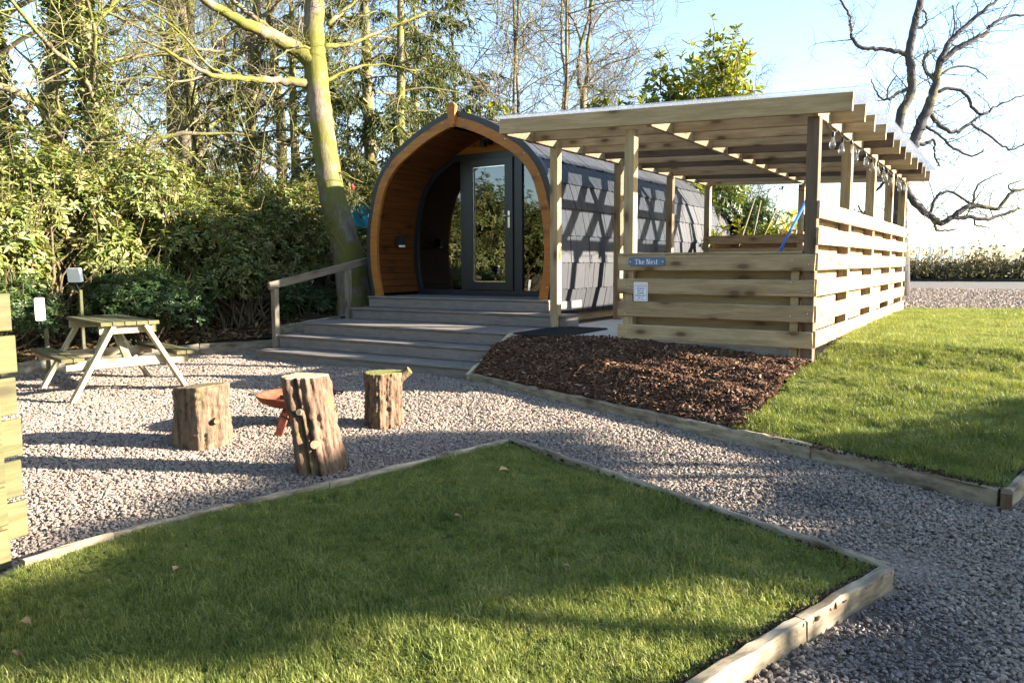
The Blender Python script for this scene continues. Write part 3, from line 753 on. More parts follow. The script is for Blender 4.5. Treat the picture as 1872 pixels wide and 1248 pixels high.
# corrugated sheet
per = .076; ny = int(6.75/per*6); vs = []; fs = []
xs_ = [-3.2, -2.2, -1.2, -.2]
for j in range(ny+1):
    y = -.15 + 6.65*j/ny; xe = .35 + .02*max(0, y)/6.5
    for x in xs_ + [xe]:
        vs.append((x, y, rz(x) + .019 + .014*math.sin(2*PI*y/per)))
nx_ = len(xs_)+1
for j in range(ny):
    for i in range(nx_-1): fs.append((j*nx_+i, j*nx_+i+1, (j+1)*nx_+i+1, (j+1)*nx_+i))
mm = MB(); mm.add(vs, fs); mm.build('roof_sheet', M['poly'], pg, True)

# mat
mm = MB(); mm.box((-3.09, .06, -.019), (-2.48, 1.12, -.004))
for i in range(20): mm.box((-3.08, .09+i*.052, -.004), (-2.49, .105+i*.052, .001))
tag(mm.build('rubber_mat', M['rubber']), 'black ribbed rubber mat on the slab at the pergola entrance', 'mat')

# blue pole
pt_ = V(1477, 361, 8.3); pb = V(1425, 460, 7.95)
d_ = (pt_-pb); t_ = (-.02-pb[2])/d_[2]; pfl = pb + d_*t_
pole = thing('broom', pfl, 'blue handled broom leaning inside the pergola near the front corner post', 'broom')
mm = MB(); mm.tube([pfl+d_*.09, pb, pb+d_*.93], [.0155]*3, 10); mm.build('handle', M['blue'], pole, True)
mm = MB(); mm.tube([pb+d_*.93, pb+d_*.955], [.0165]*2, 10); mm.build('collar', M['signwhite'], pole, True)
mm = MB(); mm.tube([pb+d_*.955, pb+d_*1.1], [.0155, .014], 10); mm.build('handle_tip', M['blue'], pole, True)
mm = MB(); mm.box((pfl[0]-.14, pfl[1]-.03, -.02), (pfl[0]+.14, pfl[1]+.03, .09)); mm.build('brush_head', M['black'], pole)

# ------------------------------------------------------------------ signs
def text_mesh(body, size, mat, extrude=.0008, bold=0.0, align='CENTER'):
    cu = bpy.data.curves.new('txt', 'FONT'); cu.body = body; cu.size = size; cu.align_x = align; cu.align_y = 'CENTER'
    cu.extrude = extrude; cu.offset = bold; cu.resolution_u = 3
    ob = bpy.data.objects.new('txt', cu); COL.objects.link(ob); dg = bpy.context.evaluated_depsgraph_get()
    me = bpy.data.meshes.new_from_object(ob.evaluated_get(dg)); bpy.data.objects.remove(ob)
    me.materials.clear(); me.materials.append(mat); return me
FRONT = Matrix.Rotation(PI/2, 4, 'X')
def on_front(x, z, y): return Matrix.Translation((x, y, z)) @ FRONT
def rounded(w, h, r, n=5):
    P = []
    for cx_, cy_, a0 in ((w/2-r, h/2-r, 0), (-w/2+r, h/2-r, PI/2), (-w/2+r, -h/2+r, PI), (w/2-r, -h/2+r, 1.5*PI)):
        for i in range(n+1): a = a0 + PI/2*i/n; P.append((cx_+r*math.cos(a), cy_+r*math.sin(a)))
    return P
SX, SZ, SY = -1.525, .752, -.0235
sg = thing('name_sign', (SX, SY, SZ), 'slate blue name plate reading The Nest on the top front slat', 'sign')
mm = MB(); mm.prism(rounded(.365, .082, .018), 0, .012, 'Z'); mm.build('plate', M['signblue'], sg, False, on_front(SX, SZ, SY))
# slab-serif lettering: strokes built as small bars in a unit cell (height 1)
def strokes(word, h, mat):
    mm = MB(); x = 0.0
    st = .115
    def bar(x0, y0, x1, y1): mm.add([(x0, y0, 0), (x1, y0, 0), (x1, y1, 0), (x0, y1, 0), (x0, y0, .02), (x1, y0, .02), (x1, y1, .02), (x0, y1, .02)],
                                    [(0, 3, 2, 1), (4, 5, 6, 7), (0, 1, 5, 4), (1, 2, 6, 5), (2, 3, 7, 6), (3, 0, 4, 7)])
    def quad(p): mm.add([(*q, 0) for q in p] + [(*q, .02) for q in p], [(0, 3, 2, 1), (4, 5, 6, 7), (0, 1, 5, 4), (1, 2, 6, 5), (2, 3, 7, 6), (3, 0, 4, 7)])
    def arc(cx_, cy_, rx, ry, a0, a1, t=st):
        n = 14
        for i in range(n):
            b0 = a0+(a1-a0)*i/n; b1 = a0+(a1-a0)*(i+1)/n
            f = lambda a, e: (cx_+(rx-e)*math.cos(a), cy_+(ry-e*.8)*math.sin(a))
            quad([f(b0, 0), f(b1, 0), f(b1, t), f(b0, t)] if a1 > a0 else [f(b1, 0), f(b0, 0), f(b0, t), f(b1, t)])
    sf = .07
    for ch in word:
        if ch == 'T':
            bar(x, .93, x+.68, 1.0); bar(x+.28, 0, x+.40, .93); bar(x+.16, 0, x+.52, sf); bar(x, .78, x+.07, .93); bar(x+.61, .78, x+.68, .93); x += .78
        elif ch == 'h':
            bar(x+.09, 0, x+.20, 1.02); bar(x, .96, x+.1, 1.02); bar(x, 0, x+.29, sf); arc(x+.35, .38, .20, .30, 0, PI); bar(x+.435, 0, x+.55, .40); bar(x+.35, 0, x+.63, sf); x += .72
        elif ch == 'e':
            arc(x+.26, .33, .26, .35, .0, 1.72*PI); bar(x+.08, .33, x+.5, .41); x += .62
        elif ch == 'N':
            bar(x+.1, 0, x+.19, 1); bar(x+.60, 0, x+.69, 1); quad([(x+.12, 1), (x+.25, 1), (x+.68, 0), (x+.56, 0)][::-1]); bar(x, .93, x+.2, 1); bar(x, 0, x+.29, sf); bar(x+.5, .93, x+.79, 1); x += .90
        elif ch == 's':
            arc(x+.2, .50, .18, .18, .25*PI, 1.5*PI, .1); arc(x+.2, .17, .19, .19, .5*PI, -.85*PI, .1); x += .50
        elif ch == 't':
            bar(x+.1, .12, x+.21, .9); bar(x, .60, x+.38, .67); arc(x+.28, .14, .18, .16, PI, 1.75*PI, .1); x += .46
        else: x += .30
    v = np.array(mm.v); v[:, 0] -= x/2 - .04; v[:, 1] -= .5; v *= h; v[:, 2] *= .001/(.02*h)*1.0
    mm.v = [tuple(q) for q in v]; return mm.mesh('lettering', mat)
link('lettering', strokes('The Nest', .048, M['signwhite']), sg, on_front(SX, SZ-.001, SY-.0121))
for sx in (-.165, .165):
    mm = MB(); mm.lathe([(.0055, 0), (.005, .002), (0, .0025)], 10); mm.build('screw', M['signwhite'], sg, True, on_front(SX+sx, SZ, SY-.012))
CX, CZ = -1.582, .465
cs = thing('caution_sign', (CX, SY, CZ), 'small white caution notice with blue border screwed to the front slats', 'sign')
mm = MB(); mm.prism(rounded(.142, .182, .008), 0, .004, 'Z'); mm.build('plate', M['signwhite'], cs, False, on_front(CX, CZ, SY))
mm = MB(); P1 = rounded(.122, .162, .012); P2 = rounded(.115, .155, .010); n = len(P1)
mm.add([(*p, .0048) for p in P1] + [(*p, .0048) for p in P2], [(i, (i+1) % n, n+(i+1) % n, n+i) for i in range(n)]); mm.build('border', M['signink'], cs, False, on_front(CX, CZ, SY))
for i, (tx, sz, mt) in enumerate((('CAUTION', .0235, M['signred']), ('DECKING', .0195, M['signink']), ('MAY BE', .0195, M['signink']), ('SLIPPERY', .0195, M['signink']), ('WHEN WET', .0195, M['signink']), ('OR ICY', .0195, M['signink']))):
    zz = CZ + .056 - i*.0222 - (.005 if i else 0)
    link('lettering', text_mesh(tx, sz, mt, .0004, .0004), cs, on_front(CX, zz, SY-.0046))
fbox_ = MB(); fbox_.box((-.05, -.0006, 0), (.05, .0006, .0006)); fbox_.build('underline', M['signred'], cs, False, on_front(CX, CZ+.0435, SY-.0045))

# ------------------------------------------------------------------ string lights
def bulb_meshes():
    c = MB(); c.lathe([(0, 0), (.012, 0), (.013, -.01), (.013, -.04), (.011, -.045)], 10); cap = c.mesh('bulb_cap', M['black'], True)
    b = MB(); b.lathe([(.011, -.043), (.014, -.055), (.022, -.085), (.029, -.115), (.028, -.135), (.018, -.152), (.006, -.158), (0, -.159)], 12); gl = b.mesh('bulb', M['bulb'], True)
    f = MB(); f.tube([(0, 0, -.05), (.002, 0, -.09), (-.003, 0, -.12)], [.0018, .001, .001], 5); fi = f.mesh('filament', M['filament'], True)
    return cap, gl, fi
M['filament'] = plain('bulb_filament', (.55, .42, .2), .5, .4)
bcap, bgl, bfi = bulb_meshes()
def string(label, anchors, nb, sag, tilt_seed, loc):
    t = thing('string_lights', loc, label, 'string lights', 'strings of clear bulbs on the pergola')
    r = random.Random(tilt_seed); P = []
    for a, b2 in zip(anchors[:-1], anchors[1:]):
        a = np.array(a); b2 = np.array(b2)
        for u in np.linspace(0, 1, 9)[:-1]:
            p = a + (b2-a)*u; p[2] -= sag*4*u*(1-u); P.append(p)
    P.append(np.array(anchors[-1])); P = np.array(P)
    mm = MB(); mm.tube(P, [.0045]*len(P), 6); mm.build('cable', M['black'], t, True)
    ar = np.concatenate([[0], np.cumsum(np.linalg.norm(np.diff(P, axis=0), axis=1))])
    for u in np.linspace(.06, .97, nb):
        s_ = u*ar[-1]; p = [np.interp(s_, ar, P[:, k]) for k in range(3)]
        Mx = Matrix.Translation(p) @ Matrix.Rotation(r.uniform(-.45, .45), 4, 'X') @ Matrix.Rotation(r.uniform(-.25, .25), 4, 'Y')
        cp = link('bulb_cap', bcap, t, Mx); link('bulb', bgl, cp, Mx); link('filament', bfi, cp, Mx)
zb_ = rz(0)-.165
string('string of clear pear bulbs looped along the sunny right beam', [(.004, .2, zb_), (.004, .78, zb_), (.004, 1.45, zb_), (.004, 2.2, zb_), (.004, 3.0, zb_), (.004, 3.9, zb_), (.004, 4.9, zb_), (.004, 6.1, zb_)], 13, .05, 3, (.0, .2, zb_))
string('string of clear bulbs strung low across the back of the pergola', [(-3.0, 6.27, 2.02), (-1.9, 6.27, 2.0), (-.2, 6.27, 1.97)], 6, .13, 8, (-3.0, 6.27, 2.02))

# ================================================================== NEAR FENCE (left edge)
fa = np.array([-2.27, -5.29]); fd = np.array([.16, -1.0]); fd /= np.linalg.norm(fd); fn = np.array([-fd[1], fd[0]])   # fn points to the sun side
if fn[0] < 0: fn = -fn
fz = float(gz(-5.4))
fe = thing('slat_fence', (fa[0], fa[1], fz), 'tall green tinged slatted timber fence end at the left edge', 'fence')
p3 = lambda a, n_, z: (fa[0]+fd[0]*a+fn[0]*n_, fa[1]+fd[1]*a+fn[1]*n_, z)
for a in (.16, 1.5):
    q = p3(a, 0, 0); board('post', (q[0], q[1], fz-.05), (q[0], q[1], .6), .075, .075, M['timber_green'], fe, up=(fn[0], fn[1], 0))
for k in range(6):
    z = fz + .0 + k*.187
    board('slat', p3(.11, .05, z+.08), p3(2.4, .05, z+.08), .02, .168, M['timber_green'], fe)
    if k < 6: board('slat', p3(-.04 + .012*(k % 2), -.05, z+.16), p3(2.4, -.05, z+.16), .02, .165, M['timber_green'], fe)

# ================================================================== PICNIC TABLE
tb_l = Vector((-.965, .262, 0)); tb_e = Vector((.262, .965, 0))          # long axis (away), across axis
tc0 = Vector((-5.62, -2.77, -.497))
tb = thing('picnic_table', tc0, 'small pale timber picnic table with attached benches on the gravel', 'picnic table')
def tp(l, e, z): v = tc0 + tb_l*l + tb_e*e; return (v.x, v.y, tc0.z+z)
TL = 1.12
for i in range(5):
    e = (i-2)*.104
    board('top_plank', tp(-.10, e, .695), tp(TL+.09, e, .695), .096, .034, M['timber_green'], tb)
for sd in (-1, 1):
    for j in range(2):
        e = sd*(.45+j*.098)
        board('seat_plank', tp(-.10, e, .385), tp(TL+.09, e, .385), .09, .034, M['timber_green'], tb)
for l in (0, TL):
    s2 = -.04 if l == 0 else .04
    board('top_bearer', tp(l, -.25, .638), tp(l, .25, .638), .038, .08, M['pale_timber'], tb)
    board('seat_bearer', tp(l, -.54, .325), tp(l, .54, .325), .038, .085, M['pale_timber'], tb)
    for sd in (-1, 1):
        board('leg', tp(l+s2, sd*.53, -.03), tp(l+s2, sd*.14, .674), .038, .095, M['pale_timber'], tb, up=tb_l)
for l0, l1 in ((.05, .5), (TL-.05, TL-.5)):
    board('brace', tp(l0, 0, .34), tp(l1, 0, .67), .038, .07, M['pale_timber'], tb, up=tb_e)
for l in (-.062, TL+.062):
    for e, z in ((-.34, .325), (.34, .325), (-.18, .63), (.18, .63)):
        mm = MB(); q = tp(l, e, z); mm.tube([Vector(q)-tb_l*.006, Vector(q)+tb_l*.006], [.012, .012], 8); mm.build('bolt', M['steel'], tb)

# ================================================================== LOG STOOLS
def logmat(name, top, bk, dark, moss):
    m, nt, b = new_mat(name, .9, .15)
    tc = nd(nt, 'TexCoord'); mp = nd(nt, 'Mapping'); mp.inputs['Scale'].default_value = (1, 1, .12); nt.links.new(tc.outputs['Object'], mp.inputs[0])
    n = nd(nt, 'TexNoise', Scale=26.0, Detail=8.0, Roughness=.7); nt.links.new(mp.outputs[0], n.inputs['Vector'])
    n2 = nd(nt, 'TexNoise', Scale=5.0, Detail=4.0); nt.links.new(tc.outputs['Object'], n2.inputs['Vector'])
    c = ramp(nt, n.outputs[0], [(.34, dark), (.5, bk), (.68, tuple(min(1, x*1.6) for x in bk))]).outputs[0]
    c = mixc(nt, ramp(nt, n2.outputs[0], [(.56, (0, 0, 0)), (.74, (.6, .6, .6))]).outputs[0], c, moss)
    nt.links.new(c, b.inputs['Base Color']); bump(nt, b, n.outputs[0], .9, .02)
    m2, nt, b = new_mat(name + '_cut_face', .85, .15)
    tc = nd(nt, 'TexCoord'); wv = nd(nt, 'TexWave', Scale=9.0, Distortion=3.5, Detail=3.0); wv.wave_type = 'RINGS'; wv.rings_direction = 'Z'
    wv.inputs['Detail Scale'].default_value = 1.5
    nt.links.new(tc.outputs['Object'], wv.inputs['Vector'])
    n2 = nd(nt, 'TexNoise', Scale=14.0, Detail=5.0); nt.links.new(tc.outputs['Object'], n2.inputs['Vector'])
    f = math_(nt, 'ADD', math_(nt, 'MULTIPLY', wv.outputs[0], .4), math_(nt, 'MULTIPLY', n2.outputs[0], .6))
    nt.links.new(ramp(nt, f, [(.25, tuple(x*.6 for x in top)), (.7, top)]).outputs[0], b.inputs['Base Color'])
    bump(nt, b, f, .3, .004)
    m3 = plain(name + '_stub_end', tuple(x*.55 for x in top), .9, .1, noise=.4, scale=60)
    return m, m2, m3
def log_stool(x, y, r, h, lean, seed, label, mats, stubs, flare=.1, groove=.1, cut=.0):
    z0 = float(gz(y))-.015; t = thing('log_stool', (x, y, z0), label, 'log stool', 'log stools round the fire bowl')
    rs = np.random.default_rng(seed); n = 120; k = 44
    ph = rs.uniform(0, 2*PI, 8); am = rs.uniform(.2, 1, 8)*groove
    th = np.arange(n)*2*PI/n
    flk = [(rs.uniform(.008, .022), int(rs.integers(3, 19)), rs.uniform(0, 6), rs.uniform(3, 22), rs.uniform(0, 6)) for _ in range(14)]
    fibs = [(rs.uniform(.012, .035), int(q_), rs.uniform(0, 6), rs.uniform(-2.5, 2.5)) for q_ in rs.integers(9, 42, 7)]
    def rr(zf):
        a = np.zeros(n)
        for i, fr_ in enumerate((2, 3, 4, 5, 7, 9, 12, 15)): a += am[i]*np.sin(fr_*th + ph[i] + zf*(1.2-.3*i))*(.75 if i < 4 else .38)
        crack = -.16*np.exp(-((np.angle(np.exp(1j*(th-ph[0]))))/.09)**2) - .13*np.exp(-((np.angle(np.exp(1j*(th-ph[2]+.3*zf))))/.07)**2)
        flake = sum(a_*np.sin(k1_*th + p1_ + 2.2*np.sin(k2_*zf + p2_)) * np.sin(k2_*zf + p2_*1.7) for a_, k1_, p1_, k2_, p2_ in flk)
        fib = sum(fa_*np.abs(np.sin(ff_*th*.5 + fp_ + zf*fdv_)) for fa_, ff_, fp_, fdv_ in fibs)
        return r*(1 + a*.55 - fib*.75 + flake + crack*1.3 + flare*(1-zf)**2 + .03*np.sin(zf*7+ph[3])) + rs.normal(0, .0014, n)
    mm = MB(); vs = []
    for i in range(k):
        zf = i/(k-1); R = rr(zf); cxl = lean[0]*h*zf; cyl = lean[1]*h*zf
        zz = zf*h + (cut*np.cos(th)*r if i == k-1 else cut*np.cos(th)*r*zf)
        for j in range(n): vs.append((x+cxl+R[j]*math.cos(th[j]), y+cyl+R[j]*math.sin(th[j]), z0 + float(zz[j])))
    fs = [(i*n+j, i*n+(j+1) % n, (i+1)*n+(j+1) % n, (i+1)*n+j) for i in range(k-1) for j in range(n)]
    mm.add(vs, fs); mm.build('bark', mats[0], t, True)
    top = vs[(k-1)*n:]; c0 = np.mean(top, axis=0); mm = MB()
    rings = [[tuple(c0 + (np.array(p)-c0)*s_ + np.array([0, 0, .004 if s_ < .97 else 0])) for p in top] for s_ in (1.0, .96, .6)]
    mm.add([p for rg in rings for p in rg] + [tuple(c0 + np.array([0, 0, .003]))],
           [(a*n+j, a*n+(j+1) % n, (a+1)*n+(j+1) % n, (a+1)*n+j) for a in range(2) for j in range(n)] + [(2*n+j, 2*n+(j+1) % n, 3*n) for j in range(n)])
    me = mm.mesh('cut_top', mats[1]); me.transform(Matrix.Translation(-Vector(c0))); link('cut_top', me, t, Matrix.Translation(Vector(c0)))
    for ang, zf, ln, sr, upk in stubs:
        d = np.array([math.cos(ang), math.sin(ang), upk]); d /= np.linalg.norm(d)
        b0 = np.array([x+lean[0]*h*zf, y+lean[1]*h*zf, z0+zf*h]) + d*r*.55; e = b0 + d*(r*.45+ln)
        mm = MB(); mm.tube([b0, b0+(e-b0)*.4, b0+(e-b0)*.8, e-d*.004], [sr*1.7, sr*1.3, sr*1.05, sr*.98], 12, False); st_ = mm.build('branch_stub', mats[0], t, True)
        mm = MB(); mm.tube([e-d*.005, e], [sr*.98, sr*.94], 12); mm.build('cut_end', mats[2], st_)
    return t
view = math.atan2(CAM[1]+3.6, CAM[0]+2.2)     # bearing from the logs to the camera
log_stool(-3.36, -3.60, .192, .425, (.01, .02), 11, 'stocky bark covered log stool left of the fire bowl',
          logmat('log_grey_bark', (.2, .15, .08), (.125, .086, .058), (.034, .021, .015), (.13, .105, .045)),
          [(view+.55, .42, .03, .022, .1), (view+.1, .84, .006, .02, .1)], .02, .15, .1)
log_stool(-2.10, -3.675, .135, .60, (-.125, -.08), 5, 'tall leaning log stool in front of the fire bowl',
          logmat('log_red_bark', (.42, .34, .21), (.12, .077, .053), (.027, .016, .013), (.13, .11, .03)),
          [(view-.45, .60, .028, .019, .3), (view-.05, .30, .03, .026, .2), (view+1.7, .5, .05, .008, .6), (view-1.9, .42, .1, .006, .5)], .10, .2, .0)
log_stool(-2.61, -2.54, .155, .42, (.01, .0), 23, 'mossy topped log stool with a side branch stub, nearest the steps',
          logmat('log_brown_bark', (.2, .19, .055), (.125, .082, .053), (.036, .022, .016), (.12, .09, .04)),
          [(view+1.25, .68, .10, .032, .75), (view-.55, .18, .015, .018, .3)], .02, .12, .0)

# ------------------------------------------------------------------ fire bowl
FX, FY = -3.14, -2.93; FZ = float(gz(FY)); rs_ = plain('rusted_steel', (.15, .043, .021), .85, .25, noise=.45, scale=18, bmp=.3)
fb = thing('fire_bowl', (FX, FY, FZ), 'rust red steel fire bowl on angled legs between the logs', 'fire bowl')
mm = MB(); pr = [(0, 0), (.10, .004), (.19, .03), (.255, .075), (.285, .125), (.292, .15), (.300, .15), (.293, .12), (.262, .068), (.195, .02), (.10, -.006), (0, -.01)]
mm.lathe([(a_, b_*.66) for a_, b_ in pr[::-1]], 40, (FX, FY, FZ+.165)); mm.build('bowl', rs_, fb, True)
for a in (view-.55, view-.55+2.09, view-.55-2.09):
    dv = np.array([math.cos(a), math.sin(a)])
    board('leg', (FX+dv[0]*.26, FY+dv[1]*.26, FZ-.02), (FX+dv[0]*.13, FY+dv[1]*.13, FZ+.175), .012, .07, rs_, fb, up=(-dv[1], dv[0], 0))
for a in (view+1.35, view-1.75):
    dv = np.array([math.cos(a), math.sin(a)]); sv_ = np.array([-dv[1], dv[0]])
    c_ = np.array([FX, FY])+dv*.29
    mm = MB(); mm.tube([(*(c_+sv_*.05), FZ+.265), (*(c_+sv_*.045+dv*.055), FZ+.265), (*(c_-sv_*.045+dv*.055), FZ+.265), (*(c_-sv_*.05), FZ+.265)], [.006]*4, 6); mm.build('handle', M['black'], fb, True)
rw = random.Random(2)
mm = MB(); mm.box((FX-.05, FY-.12, FZ+.172), (FX+.06, FY+.02, FZ+.26)); tag(mm.build('charred_log', M['black']), 'charred lump of wood lying in the fire bowl', 'firewood')

# ------------------------------------------------------------------ solar flood lights
def flood(px, py, d, w, h, yaw, label, zpost):
    p = V(px, py, d); Mx = Matrix.Translation(Vector(p)) @ Matrix.Rotation(yaw, 4, 'Z') @ Matrix.Rotation(.12, 4, 'X')
    t = thing('flood_light', (p[0], p[1], zpost), label, 'flood light', 'white flood lights by the bushes')
    mm = MB(); mm.prism(rounded(w, h, .012), -.022, .022, 'Z'); v = [(a, -c_, b2) for a, b2, c_ in mm.v]; mm.v = v; mm.build('housing', M['white'], t, False, Mx)
    mm = MB(); mm.box((-w*.42, .024, -h*.4), (w*.42, .05, h*.4)); mm.box((-.02, .05, -.06), (.02, .1, -.02)); mm.build('heat_sink', M['black'], t, False, Mx)
    b0 = np.array(p) - np.array([0, 0, h/2])
    mm = MB(); mm.tube([b0 + np.array([0, 0, .02]), b0 - np.array([.01, -.02, .05]), b0 - np.array([.0, -.05, .1])], [.012, .012, .012], 8); mm.build('bracket', M['black'], t, True)
    q = b0 - np.array([0, -.05, .09])
    post('stake', q[0], q[1], zpost, q[2], .035, M['bark_far'], t)
flood(137, 503, 8.9, .17, .16, rad(20), 'square white flood light on a stake behind the picnic table', -.4)
flood(73, 565, 8.2, .09, .24, rad(60), 'narrow white flood light seen edge on, left of the picnic table', -.45)

# ================================================================== VEGETATION
def tree_wood(seed, H, r0, nlimb, first, up=.25, spread=1.0, nb=9, nt=8, lean=(0, 0), fork=None, twl=(.5, 1.1), wig=1.0, tw=.004):
    """returns (trunk MB, branches MB): a bare tree grown by recursion, base at the origin"""
    rs = np.random.default_rng(seed); T = MB(); B_ = MB(); tips = []
    def path(p, d, L, n, wander, trop):
        P = [p]; d = d/np.linalg.norm(d)
        for i in range(n):
            d = d + rs.normal(0, wander, 3)*wig + np.array([0, 0, trop]); d /= np.linalg.norm(d)
            P.append(P[-1] + d*L/n)
        return np.array(P)
    def at(P, u):
        s_ = u*(len(P)-1); i = min(int(s_), len(P)-2); f = s_-i
        return P[i]*(1-f)+P[i+1]*f, unit(P[i+1]-P[i])
    def side(d):
        a = rs.normal(0, 1, 3); a -= d*(a@d); return unit(a)
    TP = path(np.zeros(3), np.array([lean[0], lean[1], 1.0]), H, 14, .05, .02)
    TR_ = r0*(1-np.linspace(0, 1, 15)**1.2*.8); TR_[0] *= 1.35; TR_[1] *= 1.05
    T.tube(TP, TR_, 10)
    for k in range(nlimb):
        u = first + (1-first)*(k+rs.random())/nlimb; p, d = at(TP, min(u, .99)); sd = side(d)
        dl = unit(sd*spread + d*(.25+rs.random()*.6)); L = H*(.22+.25*rs.random())*(1.15-u*.6)
        rl = r0*(1-u*.75)*(.28+.22*rs.random())
        LP = path(p, dl, L, 8, .17, up*.14); B_.tube(LP, rl*(1-np.linspace(0, 1, 9)*.8), 6, False)
        for j in range(nb):
            u2 = .15+.85*(j+rs.random())/nb; p2, d2 = at(LP, min(u2, .99)); d3 = unit(side(d2)*.9 + d2*.55 + np.array([0, 0, .12]))
            L2 = L*(.25+.3*rs.random())*(1.2-u2*.6); r2 = max(tw*1.7, rl*(1-u2*.75)*.42)
            BP = path(p2, d3, L2, 5, .24, .04); B_.tube(BP, r2*(1-np.linspace(0, 1, 6)*.75), 4, False)
            for q in range(nt):
                u3 = .1+.9*(q+rs.random())/nt; p3_, d4 = at(BP, min(u3, .99)); d5 = unit(side(d4)*.8 + d4*.6)
                L3 = rs.uniform(*twl)*(1.2-.5*u3); TW = path(p3_, d5, L3, 3, .3, .02)
                B_.tube(TW, max(tw, r2*.4)*(1-np.linspace(0, 1, 4)*.6), 3, False); tips.append((TW[-1], d5))
    return T, B_, TP, tips

def ivy_leaves(seed, TP, r0, n, z0, z1, spread, size, mat):
    rs = np.random.default_rng(seed); zt = TP[:, 2]
    z = rs.uniform(z0, z1, n); a = rs.uniform(0, 2*PI, n)
    lump = .6 + .55*np.sin(z*2.1+a*2) + .35*np.sin(z*5.3-a*3)
    r = r0*(1-.7*z/zt[-1]) + np.abs(rs.normal(0, spread, n))*np.clip(lump, .15, 2)
    P = np.stack([np.interp(z, zt, TP[:, 0])+r*np.cos(a), np.interp(z, zt, TP[:, 1])+r*np.sin(a), z], 1)
    D = np.stack([np.cos(a), np.sin(a), rs.uniform(-1.2, .1, n)], 1) + rs.normal(0, .5, (n, 3))
    Nn = np.stack([np.cos(a), np.sin(a), np.full(n, .7)], 1) + rs.normal(0, .35, (n, 3))
    L = rs.uniform(.7, 1.3, n)*size
    return leaf_mesh('ivy_leaves', P, D, unit(Nn), L, L*.8, mat, rs.random(n))

M['rhodo'] = leafmat('rhododendron_leaves', [(0, (.055, .085, .02)), (.35, (.105, .135, .034)), (.65, (.18, .195, .056)), (.9, (.28, .25, .10)), (1, (.36, .30, .15))], .42, .3, .45)
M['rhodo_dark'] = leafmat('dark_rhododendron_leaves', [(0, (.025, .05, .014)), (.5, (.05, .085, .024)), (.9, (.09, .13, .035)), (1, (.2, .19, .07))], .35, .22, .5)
M['ivy'] = leafmat('ivy_leaves', [(0, (.045, .07, .018)), (.5, (.09, .12, .028)), (1, (.18, .19, .05))], .4, .2, .5)
M['needle'] = leafmat('conifer_sprays', [(0, (.022, .04, .014)), (.5, (.05, .072, .02)), (.85, (.09, .102, .03)), (1, (.16, .12, .05))], .6, .25, .3)
M['laurel'] = leafmat('laurel_leaves', [(0, (.07, .10, .014)), (.5, (.165, .19, .028)), (.85, (.26, .26, .045)), (1, (.34, .30, .09))], .35, .4, .5)
M['bramble'] = leafmat('hedge_foliage', [(0, (.035, .034, .02)), (.4, (.075, .066, .038)), (.75, (.12, .10, .058)), (1, (.055, .075, .025))], .7, .2, .2)
M['drygrass'] = leafmat('litter_leaves', [(0, (.10, .06, .03)), (.5, (.20, .12, .06)), (1, (.32, .22, .12))], .8, .1, .2)

